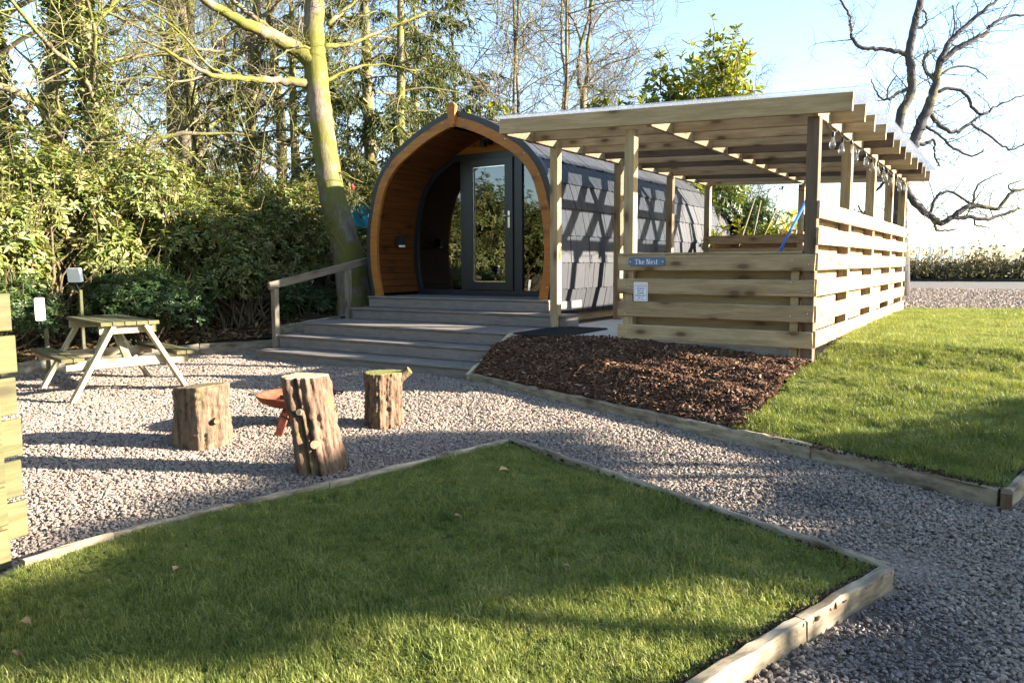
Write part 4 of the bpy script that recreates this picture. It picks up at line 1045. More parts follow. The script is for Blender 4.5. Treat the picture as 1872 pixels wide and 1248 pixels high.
# ---- rhododendron / laurel bushes
def bush_mesh(seed, size, nwhorl, leafL, mat, nleaf=8, lumps=9, droop=.15, wratio=.3, shell=.55, wood_n=70, shoots=14):
    rs = np.random.default_rng(seed); sx, sy, sz = size
    C = np.stack([rs.uniform(-.55, .55, lumps)*sx, rs.uniform(-.55, .55, lumps)*sy, rs.uniform(.25, .78, lumps)*sz], 1)
    R = rs.uniform(.26, .48, lumps)
    P = []; D = []
    k = rs.integers(0, lumps, nwhorl*3)
    d = unit(rs.normal(0, 1, (nwhorl*3, 3))); d[:, 2] = np.abs(d[:, 2])*.9 - .25*rs.random(nwhorl*3)
    d = unit(d); rr = shell + (1.12-shell)*rs.random(nwhorl*3)**.7
    p = C[k] + d*(R[k]*rr)[:, None]*np.array([sx, sy, sz])*np.array([1, 1, .85])
    keep = p[:, 2] > .06*sz
    p = p[keep][:nwhorl]; d = d[keep][:nwhorl]; n = len(p)
    ns_ = nwhorl//shoots; j_ = rs.choice(n, ns_); hi = p[j_]; sh_ = hi + (unit(d[j_] + np.array([0, 0, 1.2]))*rs.uniform(.15, .55, ns_)[:, None])
    p = np.vstack([p, sh_]); d = np.vstack([d, np.tile([0, 0, 1.], (ns_, 1))]); n = len(p)
    # leaves in whorls round each shoot tip
    ax = unit(d + np.array([0, 0, .55]) + rs.normal(0, .3, (n, 3)))
    ref = unit(np.cross(ax, rs.normal(0, 1, (n, 3)))); ref2 = np.cross(ax, ref)
    m_ = nleaf; ph = np.arange(m_)*2*PI/m_
    th = ph[None, :] + rs.uniform(0, 2*PI, n)[:, None] + rs.normal(0, .25, (n, m_))
    el = rs.uniform(-.2, .75, (n, m_)) - droop
    rd = ref[:, None, :]*np.cos(th)[..., None] + ref2[:, None, :]*np.sin(th)[..., None]
    LD = rd*np.cos(el)[..., None] + ax[:, None, :]*np.sin(el)[..., None]
    LP = p[:, None, :] + ax[:, None, :]*rs.uniform(-.06, .03, (n, m_))[..., None]
    LN = ax[:, None, :] + rs.normal(0, .25, (n, m_, 3))
    L = leafL*rs.uniform(.65, 1.25, (n, m_))
    rnd = np.clip(np.repeat(rs.random(n)[:, None], m_, 1)*.7 + rs.random((n, m_))*.3, 0, 1)
    me = leaf_mesh('foliage', LP.reshape(-1, 3), LD.reshape(-1, 3), LN.reshape(-1, 3), L.reshape(-1), (L*wratio).reshape(-1), mat, rnd.reshape(-1))
    wd = MB()
    for a_, b_ in zip(hi, sh_): wd.tube(np.array([a_ - np.array([0, 0, .1]), (a_+b_)/2 + rs.normal(0, .02, 3), b_]), [.008, .006, .004], 4, False)
    for i in rs.choice(n, min(wood_n, n), False):
        b0 = np.array([rs.normal(0, .12)*sx, rs.normal(0, .12)*sy, 0]); q = p[i]; mid = b0*.45+q*.55 + rs.normal(0, .10, 3)*np.array([sx, sy, sz*.6]); mid[2] = max(.1, mid[2])
        u = np.linspace(0, 1, 7)[:, None]; PP = (1-u)**2*b0 + 2*u*(1-u)*mid + u**2*q
        PP[1:-1] += rs.normal(0, .03, (5, 3))
        wd.tube(PP, np.linspace(.028, .006, 7), 5, False)
    return me, wd

bush_lib = {}
for kname, seed, mat in (('a', 1, 'rhodo'), ('b', 2, 'rhodo'), ('c', 3, 'rhodo'), ('d', 4, 'rhodo_dark')):
    me, wd = bush_mesh(seed, (1.5, 1.5, 2.6), 2500, .098, M[mat], wratio=.33, wood_n=26 if kname == 'd' else 70)
    bush_lib[kname] = (me, wd.mesh('stems', M['twig'], True))
me, wd = bush_mesh(4, (1.5, 1.5, 2.6), 3400, .13, M['rhodo_dark'], wratio=.42, wood_n=20, shell=.25, shoots=100000, lumps=12)
bush_lib['e'] = (me, wd.mesh('stems', M['twig'], True))
def put_bush(k, x, y, z, sc, rzv, name, label, cat, group):
    t = thing(name, (0, 0, 0), label, cat, group)
    f, s_ = bush_lib[k]
    link('foliage', f, t); link('stems', s_, t)
    t.matrix_basis = Matrix.Translation((x, y, z)) @ Matrix.Rotation(rzv, 4, 'Z') @ Matrix.Diagonal((sc[0], sc[1], sc[2], 1))
    return t
G1 = 'rhododendron bushes along the woodland edge'
BU = [('a', -9.35, -3.55, (1.0, 1.0, 1.03), .3, 'sunlit rhododendron bush at the far left above the fence end'),
      ('b', -9.25, -1.75, (1.0, 1.0, .98), 1.9, 'sunlit rhododendron bush directly behind the picnic table'),
      ('c', -9.7, .1, (1.0, 1.0, 1.0), 4.0, 'sunlit rhododendron bush right of the one behind the picnic table'),
      ('b', -8.55, .9, (.82, .82, .72), 2.2, 'half shaded rhododendron between the handrail and the picnic table'),
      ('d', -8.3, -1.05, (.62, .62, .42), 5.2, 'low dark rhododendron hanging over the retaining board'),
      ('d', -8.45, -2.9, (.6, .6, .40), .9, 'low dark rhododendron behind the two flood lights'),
      ('a', -8.9, 2.1, (.85, .85, .8), .7, 'part shaded rhododendron at the foot of the mossy tree'),
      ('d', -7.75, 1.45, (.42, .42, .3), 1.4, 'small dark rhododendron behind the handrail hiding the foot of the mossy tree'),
      ('b', -11.6, -2.6, (1.15, 1.15, 1.1), 3.0, 'tall rhododendron in the second row at the left'),
      ('a', -11.9, .2, (1.1, 1.1, 1.05), 5.0, 'tall rhododendron in the second row behind the picnic table'),
      ('c', -11.4, 2.6, (1.1, 1.1, .95), 1.2, 'rhododendron in the second row left of the mossy tree'),
      ('b', -10.4, 4.4, (1.1, 1.1, .95), 4.4, 'rhododendron in the second row right of the mossy tree'),
      ('c', -9.6, -6.0, (1.1, 1.1, 1.0), 2.6, 'rhododendron outside the left edge, mirrored in the door glass'),
      ('a', -9.8, -8.6, (1.2, 1.2, 1.1), 1.0, 'rhododendron beyond the fence, mirrored in the side window'),
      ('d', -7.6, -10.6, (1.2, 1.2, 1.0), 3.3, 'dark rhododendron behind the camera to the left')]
for k, x, y, sc, r_, lb in BU:
    put_bush(k, x, y, -.33 + (.2 if y > 1.5 else 0), sc, r_, 'rhododendron_bush', lb, 'bush', G1)
# unseen evergreens added right of frame, shaped to shade the lawn and gravel
su = np.array([math.cos(SUN_AZ), math.sin(SUN_AZ)]); sv = np.array([-su[1], su[0]])
G2 = 'unseen evergreens added right of the view for shade'
EV = [(8.8, -3.3, (.72, .72, .98), .4, 'unseen narrow evergreen added right of the camera for shade, nearest of the tall three'),
      (9.2, -3.25, (.72, .72, 1.0), 2.0, 'unseen narrow evergreen added right of the camera for shade, rearmost of the tall three'),
      (9.0, -3.3, (.8, .8, .92), 3.6, 'unseen narrow evergreen added right of the camera for shade, middle of the tall three'),
      (5.6, -2.3, (1.0, 1.0, .65), 1.1, 'unseen low evergreen added right of the right lawn for shade, front one of a pair'),
      (5.9, -2.2, (1.0, 1.0, .64), 2.9, 'unseen low evergreen added right of the right lawn for shade, rear one of a pair'),
      (5.9, -5.3, (.9, .9, .66), 4.1, 'unseen low evergreen added for shade beside the camera on the right'),
      (5.6, -4.9, (.8, .8, .67), 5.6, 'unseen low evergreen added for shade a little ahead of the camera on the right'),
      (5.7, -3.4, (.8, .8, .72), .9, 'unseen mid height evergreen added right of the gravel path for shade')]
for u_, v_, sc, r_, lb in EV:
    p = su*u_ + sv*v_; t = put_bush('e', p[0], p[1], -.5, sc, r_, 'unseen_shade_bush', lb, 'bush', G2)
for u_, v_, z_, sx_, sz_, r_, lb in ((9.0, -2.45, 2.55, .62, .22, 1.0, 'unseen flat topped evergreen standard shaped for its shadow right of the view, second from the pergola'), (9.0, -3.05, 2.42, .62, .24, 2.7, 'unseen flat topped evergreen standard shaped for its shadow right of the view, third from the pergola'),
        (9.1, -3.4, 2.5, .6, .25, 4.4, 'unseen flat topped evergreen standard shaped for its shadow right of the view, second from the viewer'), (9.1, -3.65, 2.6, .45, .24, 5.4, 'unseen flat topped evergreen standard shaped for its shadow right of the view, tallest of six'), (9.2, -4.4, 2.92, .45, .13, .4, 'unseen flat topped evergreen standard shaped for its shadow right of the view, nearest the viewer'), (9.1, -2.2, 2.75, .55, .15, 3.4, 'unseen flat topped evergreen standard shaped for its shadow right of the view, nearest the pergola')):
    p = su*u_ + sv*v_; t = thing('unseen_shade_tree', (p[0], p[1], -.5), lb, 'tree', 'unseen flat topped evergreens added right of the view for shade')  # unseen standards, crowns sized and raised to outline the cast shadow
    mm = MB(); mm.tube([(p[0], p[1], -.5), (p[0]+.03, p[1], 1.0), (p[0], p[1], z_+.4)], [.09, .07, .05], 8); mm.build('trunk', M['bark_far'], t, True)
    for q in range(2):
        link('crown', bush_lib['e'][0], t, Matrix.Translation((p[0], p[1], z_)) @ Matrix.Rotation(r_+q*1.3, 4, 'Z') @ Matrix.Diagonal((sx_, sx_, sz_, 1)))

# ---- ordinary woodland trees (a few grown, then copied)
wl_lib = {}
for kname, sd, H, r0, nl, first, ivy, bm, twl in (
        ('twiggy', 21, 11, .17, 26, .10, 0, 'bark_far', (.5, 1.2)), ('twiggy2', 22, 12, .14, 28, .08, 0, 'bark_far', (.5, 1.1)),
        ('tall', 23, 15, .20, 16, .30, 0, 'bark_pale', (.4, 1.0)), ('ivied', 24, 13, .20, 20, .16, 5000, 'bark_far', (.5, 1.2)),
        ('ivied2', 25, 12, .26, 24, .10, 6000, 'bark_far', (.5, 1.3)), ('scrub', 27, 10, .13, 30, .08, 0, 'bark_grey', (.6, 1.4)), ('slim', 26, 13, .062, 20, .16, 0, 'bark_pale', (.4, .9))):
    T, B_, TP, tips = tree_wood(sd, H, r0, nl, first, up=.3 if kname != 'scrub' else .9, nb=9, nt=8, twl=twl, tw=.0075 if kname in ('scrub', 'slim') else .004)
    iv = ivy_leaves(sd, TP, r0, ivy, .2, H*.72, (.12 if kname == 'ivied' else .22), .08, M['ivy']) if ivy else None
    wl_lib[kname] = (T.mesh('trunk', M[bm], True), B_.mesh('branches', M[bm], True), iv)
def put_tree(k, px, d, sc, rzv, label, lean=(0, 0), z=-.1, group='trees of the wood behind', name='woodland_tree'):
    p = V(px, 480, d)
    t = thing(name, (0, 0, 0), label, 'tree', group)
    for nm, me in zip(('trunk', 'branches', 'ivy'), wl_lib[k]):
        if me: link(nm, me, t)
    t.matrix_basis = Matrix.Translation((p[0], p[1], z)) @ Matrix.Rotation(lean[0], 4, 'X') @ Matrix.Rotation(lean[1], 4, 'Y') @ Matrix.Rotation(rzv, 4, 'Z') @ Matrix.Scale(sc, 4)
    return t
WT = [('ivied', 8, 13.5, .95, .4, (0, -.02), 'ivy covered trunk at the extreme left edge of the wood'),
      ('tall', 10, 18, .9, 1.3, (.0, .16), 'pale bare trunk leaning right near the left edge of the wood'),
      ('ivied', 118, 15.5, 1.0, 2.9, (0, -.05), 'slender ivy covered trunk with sky on both sides, left part of the wood'),
      ('ivied2', 185, 14.0, .95, 5.0, (0, .04), 'bushy ivy smothered tree behind the rhododendrons, left part of the wood'),
      ('tall', 318, 22, 1.0, 4.1, (0, 0), 'dark straight trunk left of a mossy twin, middle of the wood'),
      ('tall', 348, 20, 1.05, .2, (0, 0), 'mossy straight trunk, right one of a pair in the middle of the wood'),
      ('twiggy', 395, 19, 1.05, 3.5, (0, 0), 'twiggy bare tree seen under the long low limb'),
      ('twiggy2', 455, 16.5, 1.0, 5.6, (0, 0), 'twiggy bare tree directly left of the mossy tree'),
      ('twiggy', 520, 22, 1.1, 1.7, (0, 0), 'twiggy bare tree far behind the mossy tree'),
      ('slim', 430, 27, 1.1, 4.4, (0, 0), 'slim bare tree far back right of the straight pair'),
      ('twiggy2', 610, 20, 1.0, .7, (0, 0), 'twiggy bare tree between the mossy tree and the conifer'),
      ('slim', 770, 24, 1.0, 1.1, (0, 0), 'slim bare tree above the pod porch'),
      ('slim', 845, 22, .95, 3.9, (0, 0), 'slim bare tree above the pod ridge'),
      ('slim', 924, 21, 1.0, 2.5, (0, -.03), 'slim bare tree above the left end of the pergola roof'),
      ('slim', 962, 22, .95, 5.9, (0, .02), 'slim forked bare tree second above the pergola roof'),
      ('slim', 1000, 24, .9, 1.9, (0, 0), 'slim bare tree third above the pergola roof'),
      ('slim', 1035, 21, 1.0, .5, (0, -.02), 'slim bare tree next to the big forked bare tree'),
      ('scrub', 1130, 27, .7, 2.0, (0, 0), 'low twiggy tree right of the big forked bare tree'),
      ('scrub', 1230, 25, .62, 3.3, (0, 0), 'low twiggy tree behind the bright laurel, left'),
      ('scrub', 1300, 24, .62, 4.6, (0, 0), 'low twiggy tree behind the bright laurel, centre'),
      ('scrub', 1370, 26, .52, .8, (0, 0), 'low twiggy tree fanning out right of the bright laurel'),
      ('twiggy', 215, 30, 1.1, 4.8, (0, 0), 'twiggy bare tree deep in the wood on the left'),
      ('twiggy2', 360, 32, 1.1, 1.4, (0, 0), 'twiggy bare tree deep in the wood behind the straight pair')]
for k, px, d, sc, r_, ln, lb in WT: put_tree(k, px, d, sc, r_, lb, ln)
# trees behind and left of the camera, which the glazing mirrors
for i, (k, x, y, sc, r_, lb) in enumerate((('twiggy', -21, -9, .9, 1.0, 'bare tree far left of the camera, mirrored in the glass'), ('twiggy2', -24, -5.5, 1.0, 2.0, 'twiggy tree left of the camera, mirrored in the glass'))):
    t = put_tree(k, 0, 10, sc, r_, lb); t.matrix_basis = Matrix.Translation((x, y, -.4)) @ Matrix.Rotation(r_, 4, 'Z') @ Matrix.Scale(sc, 4)

for k, x, y, sc, r_, lb in (('ivied2', -6, -14, 1.0, .5, 'unseen ivied tree added behind the camera to cut sky light, leftmost of the row'), ('ivied', -2.5, -15, 1.0, 1.5, 'unseen ivied tree added behind the camera to cut sky light, second from left'), ('ivied2', 1.5, -14.5, 1.05, 2.5, 'unseen ivied tree added behind the camera to cut sky light, third from left'), ('ivied', 5.5, -15, 1.0, 3.5, 'unseen ivied tree added behind the camera to cut sky light, fourth from left'), ('ivied2', 9.5, -13, 1.0, 4.5, 'unseen ivied tree added behind the camera to cut sky light, rightmost of the row')):  # unseen row added to block sky fill from behind
    t = put_tree(k, 0, 10, sc, r_, lb, group='unseen trees added behind the camera to cut sky light'); t.matrix_basis = Matrix.Translation((x, y, -.5)) @ Matrix.Rotation(r_, 4, 'Z') @ Matrix.Scale(sc, 4)

# ---- conifers with drooping sprays
def conifer(seed, H, r0, nbr, z0, reach, nspray, dens=1.0):
    rs = np.random.default_rng(seed); T = MB(); B_ = MB()
    T.tube(np.stack([np.zeros(9), np.zeros(9), np.linspace(0, H, 9)], 1) + rs.normal(0, .04, (9, 3)), r0*(1-np.linspace(0, 1, 9)*.85), 8)
    P = []; D = []; Nn = []
    for i in range(nbr):
        z = z0 + (H-z0)*(i+rs.random())/nbr; a = rs.uniform(0, 2*PI); L = reach*(1.05-.7*(z-z0)/(H-z0))*rs.uniform(.55, 1.1)
        u = np.linspace(0, 1, 8); hd = np.array([math.cos(a), math.sin(a), 0])
        BP = np.array([0, 0, z]) + hd*(u*L)[:, None] + np.array([0, 0, 1])*((.28*u - .5*u*u)*L)[:, None] + rs.normal(0, .03, (8, 3))*u[:, None]
        B_.tube(BP, .035*(1-u*.8)*(L/reach+.2), 5, False)
        ns = int(nspray*L/reach)
        for j in range(ns):
            uu = rs.uniform(.2, 1.0); k_ = min(6, int(uu*7)); p = BP[k_]*(1-(uu*7-k_)) + BP[k_+1]*(uu*7-k_)
            sdv = np.array([-hd[1], hd[0], 0])*rs.choice((-1, 1)); dd = unit(sdv*rs.uniform(.3, 1) + hd*rs.uniform(.2, .9) + np.array([0, 0, -rs.uniform(.05, .6)]))
            Ls = rs.uniform(.25, .7)*(L/reach*.6+.5); tt = np.linspace(0, 1, 4)[:, None]
            SP_ = p + dd*tt*Ls + np.array([0, 0, -1])*tt**2*Ls*.55
            B_.tube(SP_, [.006, .005, .004, .002], 3, False)
            m_ = 16
            w = rs.random(m_)[:, None]*3; i0 = np.minimum(w.astype(int), 2)[:, 0]; fr_ = (w[:, 0]-i0)[:, None]
            q = SP_[i0]*(1-fr_) + SP_[i0+1]*fr_
            P.append(q); D.append(unit(dd*.5 + rs.normal(0, .5, (m_, 3)) + np.array([0, 0, -.55]))); Nn.append(unit(rs.normal(0, .5, (m_, 3)) + np.array([0, 0, 1.])))
    P = np.concatenate(P); D = np.concatenate(D); Nn = np.concatenate(Nn); n = len(P)
    L = rs.uniform(.07, .18, n)
    return T.mesh('trunk', M['bark_far'], True), B_.mesh('branches', M['bark_far'], True), leaf_mesh('foliage', P, D, Nn, L, L*.22, M['needle'], rs.random(n))
cl = [conifer(31, 11, .19, 46, 1.0, 3.6, 40), conifer(32, 9, .16, 42, .6, 3.2, 38)]
def put_con(k, px, d, sc, r_, label):
    p = V(px, 480, d); t = thing('conifer', (0, 0, 0), label, 'tree', 'conifers behind the pod')
    for nm, me in zip(('trunk', 'branches', 'foliage'), cl[k]): link(nm, me, t)
    t.matrix_basis = Matrix.Translation((p[0], p[1], -.1)) @ Matrix.Rotation(r_, 4, 'Z') @ Matrix.Scale(sc, 4)
for k, px, d, sc, r_, lb in ((0, 680, 17, 1.0, .4, 'large drooping conifer between the mossy tree and the pod'), (1, 545, 16, .85, 2.2, 'dark conifer half hidden behind the mossy tree'),
                             (1, 765, 20, .95, 4.0, 'conifer behind the apex of the pod'), (0, 470, 24, .8, 1.0, 'dark conifer under the long low limb'), (1, 600, 15, .55, 5.0, 'low conifer at the foot of the mossy tree'),
                             (0, 740, 15.8, .8, 2.6, 'drooping conifer directly behind the porch arch'), (1, 880, 23, .72, 1.9, 'thin conifer top above the pod ridge'), (0, 330, 27, .55, 3.1, 'small conifer behind the straight pair of trunks')):
    put_con(k, px, d, sc, r_, lb)

# ---- trees traced limb by limb
def traced(name, label, depth, lines, mat, twig_n, seed, base_z, twl=(.25, .8), n0=12, cat='tree', mat2=None):
    rs = np.random.default_rng(seed); first = lines[0]
    p0 = V(first[0][0], first[0][1], depth)
    t = thing(name, (p0[0], p0[1], base_z), label, cat)
    for li, ln in enumerate(lines):
        B_ = MB()
        P = np.array([V(q[0], q[1], depth + (q[3] if len(q) > 3 else 0)) for q in ln]); Wd = np.array([q[2]*(depth)/FPX/2 for q in ln])
        C = catmull(np.column_stack([P, Wd]), 5); P = C[:, :3]; r = np.maximum(.004, C[:, 3])
        if li == 0:
            if P[0][2] > base_z: P = np.vstack([[P[0][0], P[0][1], base_z-.1], P]); r = np.concatenate([[r[0]*1.25], r])
            P = P + rs.normal(0, .006, P.shape); r = r*(1 + rs.normal(0, .025, len(r))); B_.tube(P, r, n0)
        else:
            P[1:] += rs.normal(0, min(.35*r.mean(), .012), P[1:].shape); B_.tube(P, r, 8 if r[0] > .04 else 5, True)
        ar = np.linalg.norm(np.diff(P, axis=0), axis=1).sum()
        nt_ = int(twig_n*ar*(1 if li else .35))
        for k in range(nt_):
            i = rs.integers(1, len(P)-1); d = unit(P[min(i+1, len(P)-1)]-P[i-1]); a = rs.normal(0, 1, 3); a -= d*(a@d)
            dd = unit(unit(a)*.9 + d*.5 + np.array([0, 0, .15])); L = rs.uniform(*twl); q = [P[i]]
            for s_ in range(5):
                dd = unit(dd + rs.normal(0, .33, 3)); q.append(q[-1] + dd*L/5)
            rt_ = min(r[i]*.4, .004+.008*L); B_.tube(np.array(q), rt_*(1-np.linspace(0, 1, 6)*.7), 4, False)
            for w in range(5):
                j = rs.integers(1, 6); d2 = unit(dd + rs.normal(0, .8, 3)); q2 = [q[j]]
                for s_ in range(3): d2 = unit(d2 + rs.normal(0, .3, 3)); q2.append(q2[-1] + d2*L*.16)
                B_.tube(np.array(q2), rt_*.5*(1-np.linspace(0, 1, 4)*.6), 3, False)
        B_.build('limb' if li else 'trunk', mat, t, True)
    return t
traced('mossy_tree', 'big moss covered tree trunk with spreading limbs left of the pod', 12.0, [
    [(652, 590, 74), (646, 540, 62), (637, 470, 56), (622, 410, 50), (602, 330, 45), (592, 250, 42), (585, 190, 41), (578, 135, 42), (574, 80, 39), (575, 20, 35), (576, -60, 31), (580, -180, 24)],
    [(580, 120, 34, 0), (545, 92, 30, -.15), (500, 68, 25, -.5), (455, 47, 20, -.9), (410, 22, 16, -1.2), (365, -8, 13, -1.5), (310, -60, 9, -1.8)],
    [(520, 78, 13, -.3), (480, 45, 11, -.5), (450, 22, 9, -.6), (430, 5, 8, -.8), (415, -25, 6, -.9)], [(470, 36, 8, -.5), (500, 15, 7, -.6), (520, -12, 6, -.7)],
    [(575, 155, 20, 0), (540, 150, 16, -.2), (490, 147, 12, -.5), (435, 143, 10, -1), (385, 136, 8, -1.4), (335, 112, 7, -1.7), (295, 90, 5, -1.9), (250, 68, 3, -2.1)],
    [(430, 143, 6, -1), (380, 120, 5, -1.3), (330, 60, 4, -1.5), (270, 20, 3, -1.8)], [(380, 135, 5, -1.4), (330, 150, 4, -1.6), (270, 140, 3, -1.9), (200, 150, 2, -2.1)],
    [(590, 85, 10, 0), (640, 80, 8, .4), (700, 55, 6, .8), (780, 25, 4, 1.2)], [(592, 150, 8, 0), (640, 128, 6, .3), (690, 118, 4, .6), (760, 130, 3, .8)],
    [(588, 95, 8, 0), (560, 86, 6, -.2), (530, 92, 4, -.4), (500, 110, 3, -.6)], [(600, 45, 9, 0), (640, 10, 7, .4), (690, -40, 5, .8)]],
    M['bark_moss'], 7, 41, -.1, (.3, 1.1), 20, mat2=M['bark_far'] if False else M['bark_moss'])
traced('bare_tree', 'large bare tree with twisted drooping limbs right of the pergola', 18.0, [
    [(1646, 470, 30), (1643, 420, 29), (1644, 360, 27), (1648, 310, 24), (1646, 270, 19), (1643, 246, 17), (1647, 208, 16), (1660, 183, 16), (1667, 160, 16), (1665, 121, 15), (1662, 96, 14), (1671, 50, 13), (1681, 8, 12), (1692, -40, 10)],
    [(1648, 310, 24), (1658, 288, 22), (1668, 268, 20), (1683, 229, 19), (1698, 196, 18), (1710, 158, 15), (1717, 117, 12), (1733, 83, 10), (1758, 54, 8), (1808, 12, 6), (1840, -20, 4)],
    [(1718, 114, 11), (1750, 90, 10), (1780, 72, 9), (1804, 60, 8), (1812, 46, 6), (1842, 31, 5), (1880, 27, 4)],
    [(1660, 102, 9), (1629, 92, 8), (1600, 90, 7), (1571, 87, 7), (1556, 62, 6), (1554, 33, 5), (1540, 4, 4), (1530, -15, 3)],
    [(1664, 160, 7), (1640, 172, 6), (1625, 181, 5), (1612, 181, 4), (1600, 165, 3), (1592, 146, 2)], [(1622, 180, 4), (1624, 160, 3), (1640, 138, 2)],
    [(1712, 168, 7), (1742, 162, 6), (1767, 175, 6), (1783, 204, 6), (1804, 208, 5), (1817, 196, 4), (1850, 182, 3), (1885, 168, 2)],
    [(1698, 206, 8), (1717, 227, 8), (1742, 242, 7), (1765, 232, 6), (1796, 208, 4)], [(1772, 226, 5), (1800, 242, 5), (1833, 267, 4), (1850, 273, 4), (1880, 258, 3)],
    [(1692, 232, 6), (1717, 246, 5), (1742, 271, 5), (1775, 285, 4), (1800, 275, 3)], [(1672, 266, 8), (1690, 263, 7), (1708, 258, 5), (1708, 283, 4), (1717, 304, 3)],
    [(1712, 150, 7), (1694, 130, 6), (1688, 115, 6), (1696, 98, 6), (1712, 92, 5)], [(1690, 120, 4), (1694, 135, 3), (1720, 138, 3)],
    [(1715, 140, 5), (1745, 122, 4), (1780, 125, 3), (1806, 145, 2)], [(1672, 55, 6), (1690, 45, 5), (1694, 30, 4), (1686, 18, 3)],
    [(1735, 82, 4), (1745, 50, 3), (1742, 10, 2)], [(1650, 318, 14), (1655, 340, 13), (1664, 360, 13), (1680, 379, 12), (1700, 396, 12), (1721, 408, 11), (1742, 396, 10), (1767, 379, 9), (1796, 377, 8), (1825, 381, 7), (1850, 352, 6), (1885, 346, 4)],
    [(1700, 390, 6), (1712, 362, 6), (1733, 350, 5), (1758, 362, 5), (1783, 375, 5)], [(1740, 397, 7), (1771, 398, 7), (1808, 400, 6), (1854, 385, 5), (1862, 378, 3)],
    [(1704, 400, 5), (1708, 410, 5), (1715, 423, 4), (1748, 419, 3)], [(1780, 375, 4), (1783, 346, 4), (1800, 329, 3), (1838, 314, 2)], [(1780, 398, 4), (1785, 412, 3), (1810, 417, 2)],
    [(1850, 352, 3), (1845, 338, 3), (1870, 330, 2)], [(1650, 300, 6), (1600, 350, 5), (1580, 392, 4), (1570, 375, 3)]],
    M['bark_grey'], 7.0, 42, -.1, (.3, 1.1), 14)
traced('forked_tree', 'large forked bare tree standing above the middle of the pergola roof', 21.0, [
    [(1066, 470, 17), (1066, 330, 15), (1067, 205, 12.5), (1066, 175, 12), (1072, 150, 8.5), (1076, 120, 7.5), (1074, 88, 7), (1080, 40, 6), (1082, 0, 5), (1084, -60, 4)],
    [(1067, 178, 10), (1060, 155, 8), (1058, 125, 7), (1063, 80, 6.5), (1075, 40, 5.5), (1080, 0, 4.5), (1090, -50, 3)], [(1064, 78, 5), (1050, 42, 4.5), (1033, 10, 4), (1025, -30, 3)],
    [(1076, 148, 4.5), (1105, 122, 4), (1125, 113, 3.5), (1150, 106, 3), (1172, 92, 2)], [(1078, 118, 3), (1100, 90, 2.5), (1120, 66, 2), (1160, 54, 1.5)],
    [(1080, 60, 4), (1094, 35, 3.5), (1112, 15, 3), (1140, 0, 2.5), (1170, -20, 2)], [(1083, 22, 3.5), (1105, 8, 3), (1120, -8, 2.5)],
    [(1065, 330, 9), (1052, 260, 8), (1036, 208, 7), (1037, 160, 6), (1028, 95, 5), (1026, 45, 4.5), (1028, 0, 4)], [(1038, 158, 4), (1052, 130, 3.5), (1058, 110, 3)]], M['bark_pale'], 4.5, 43, -.1, (.4, 1.3), 10)

# ---- bright laurel behind the pergola and garden plants seen under its roof
def laurel(seed, size, n, leafL, nleaf=7, lumps=10):
    me, wd = bush_mesh(seed, size, n, leafL, M['laurel'], nleaf, lumps, -.25, .38, .35, 60); return me, wd.mesh('stems', M['twig'], True)
def put_shrub(meshes, p, sc, label, name='laurel_bush', r_=0.0, group=None):
    t = thing(name, (0, 0, 0), label, 'bush', group); link('foliage', meshes[0], t); link('stems', meshes[1], t)
    t.matrix_basis = Matrix.Translation(Vector(p)) @ Matrix.Rotation(r_, 4, 'Z') @ Matrix.Diagonal((*sc, 1)); return t
la = laurel(51, (1.2, 1.2, 4.6), 1300, .13); lb_ = laurel(52, (1.5, .8, 1.3), 420, .17); lc_ = laurel(53, (1.0, 1.0, 4.2), 800, .125)
p = V(1215, 480, 16); put_shrub(la, (p[0], p[1], -.1), (1.25, 1.25, 1.26), 'tall bright laurel above the pergola roof, left of two')
p = V(1285, 480, 16.5); put_shrub(lc_, (p[0], p[1], -.1), (1.35, 1.35, 1.2), 'tall bright laurel above the pergola roof, right of two', r_=2)
p = V(1170, 480, 16.5); put_shrub(lc_, (p[0], p[1], -.1), (1.1, 1.1, .98), 'shorter bright laurel left of the two tall ones', r_=4.4)
p = V(1400, 480, 14.2); put_shrub(lb_, (p[0], p[1], -.05), (1.0, .8, 1.05), 'low bright green bush seen under the pergola roof', 'garden_bush')
p = V(1345, 480, 15.5); put_shrub(bush_lib['d'], (p[0], p[1], -.05), (.7, .7, .92), 'dark evergreen behind the far end of the pod', 'garden_bush', 1.0)
p = V(1190, 480, 18); put_shrub(bush_lib['c'], (p[0], p[1], -.05), (1.0, 1.0, 1.1), 'green bush behind the pod below the laurel', 'garden_bush', 4.0)
p = V(900, 480, 17.5); put_shrub(lc_, (p[0], p[1], -.1), (1.3, 1.3, .95), 'thin leafy shrub peeping over the pod ridge', 'garden_bush', 4.0)
for px, py, px2, py2, lb in ((1352, 445, 1380, 362, 'left garden cane behind the pergola'), (1375, 440, 1391, 366, 'middle garden cane behind the pergola'), (1397, 430, 1420, 380, 'right garden cane behind the pergola')):
    a = V(px, py, 13.2); b2 = V(px2, py2, 13.2); dn = (a-b2)*1.2; mm = MB(); mm.tube([a+dn*(a[2]/abs(dn[2]) if dn[2] else 1), a, b2], [.018, .016, .014], 6)
    tag(mm.build('garden_cane', M['bark_pale'], None, True), lb, 'cane', 'garden canes')
# fence panel behind the pod
p = V(1352, 480, 16.5); fp = thing('fence_panel', (p[0], p[1], -.05), 'dark brown board fence glimpsed behind the far end of the pod', 'fence')
for i in range(14):
    q = p + RIGHT*(-.7+i*.14); board('fence_board', (q[0], q[1], -.05), (q[0], q[1], 1.45), .13, .02, M['soffit'], fp, up=(FWD[0], FWD[1], 0))
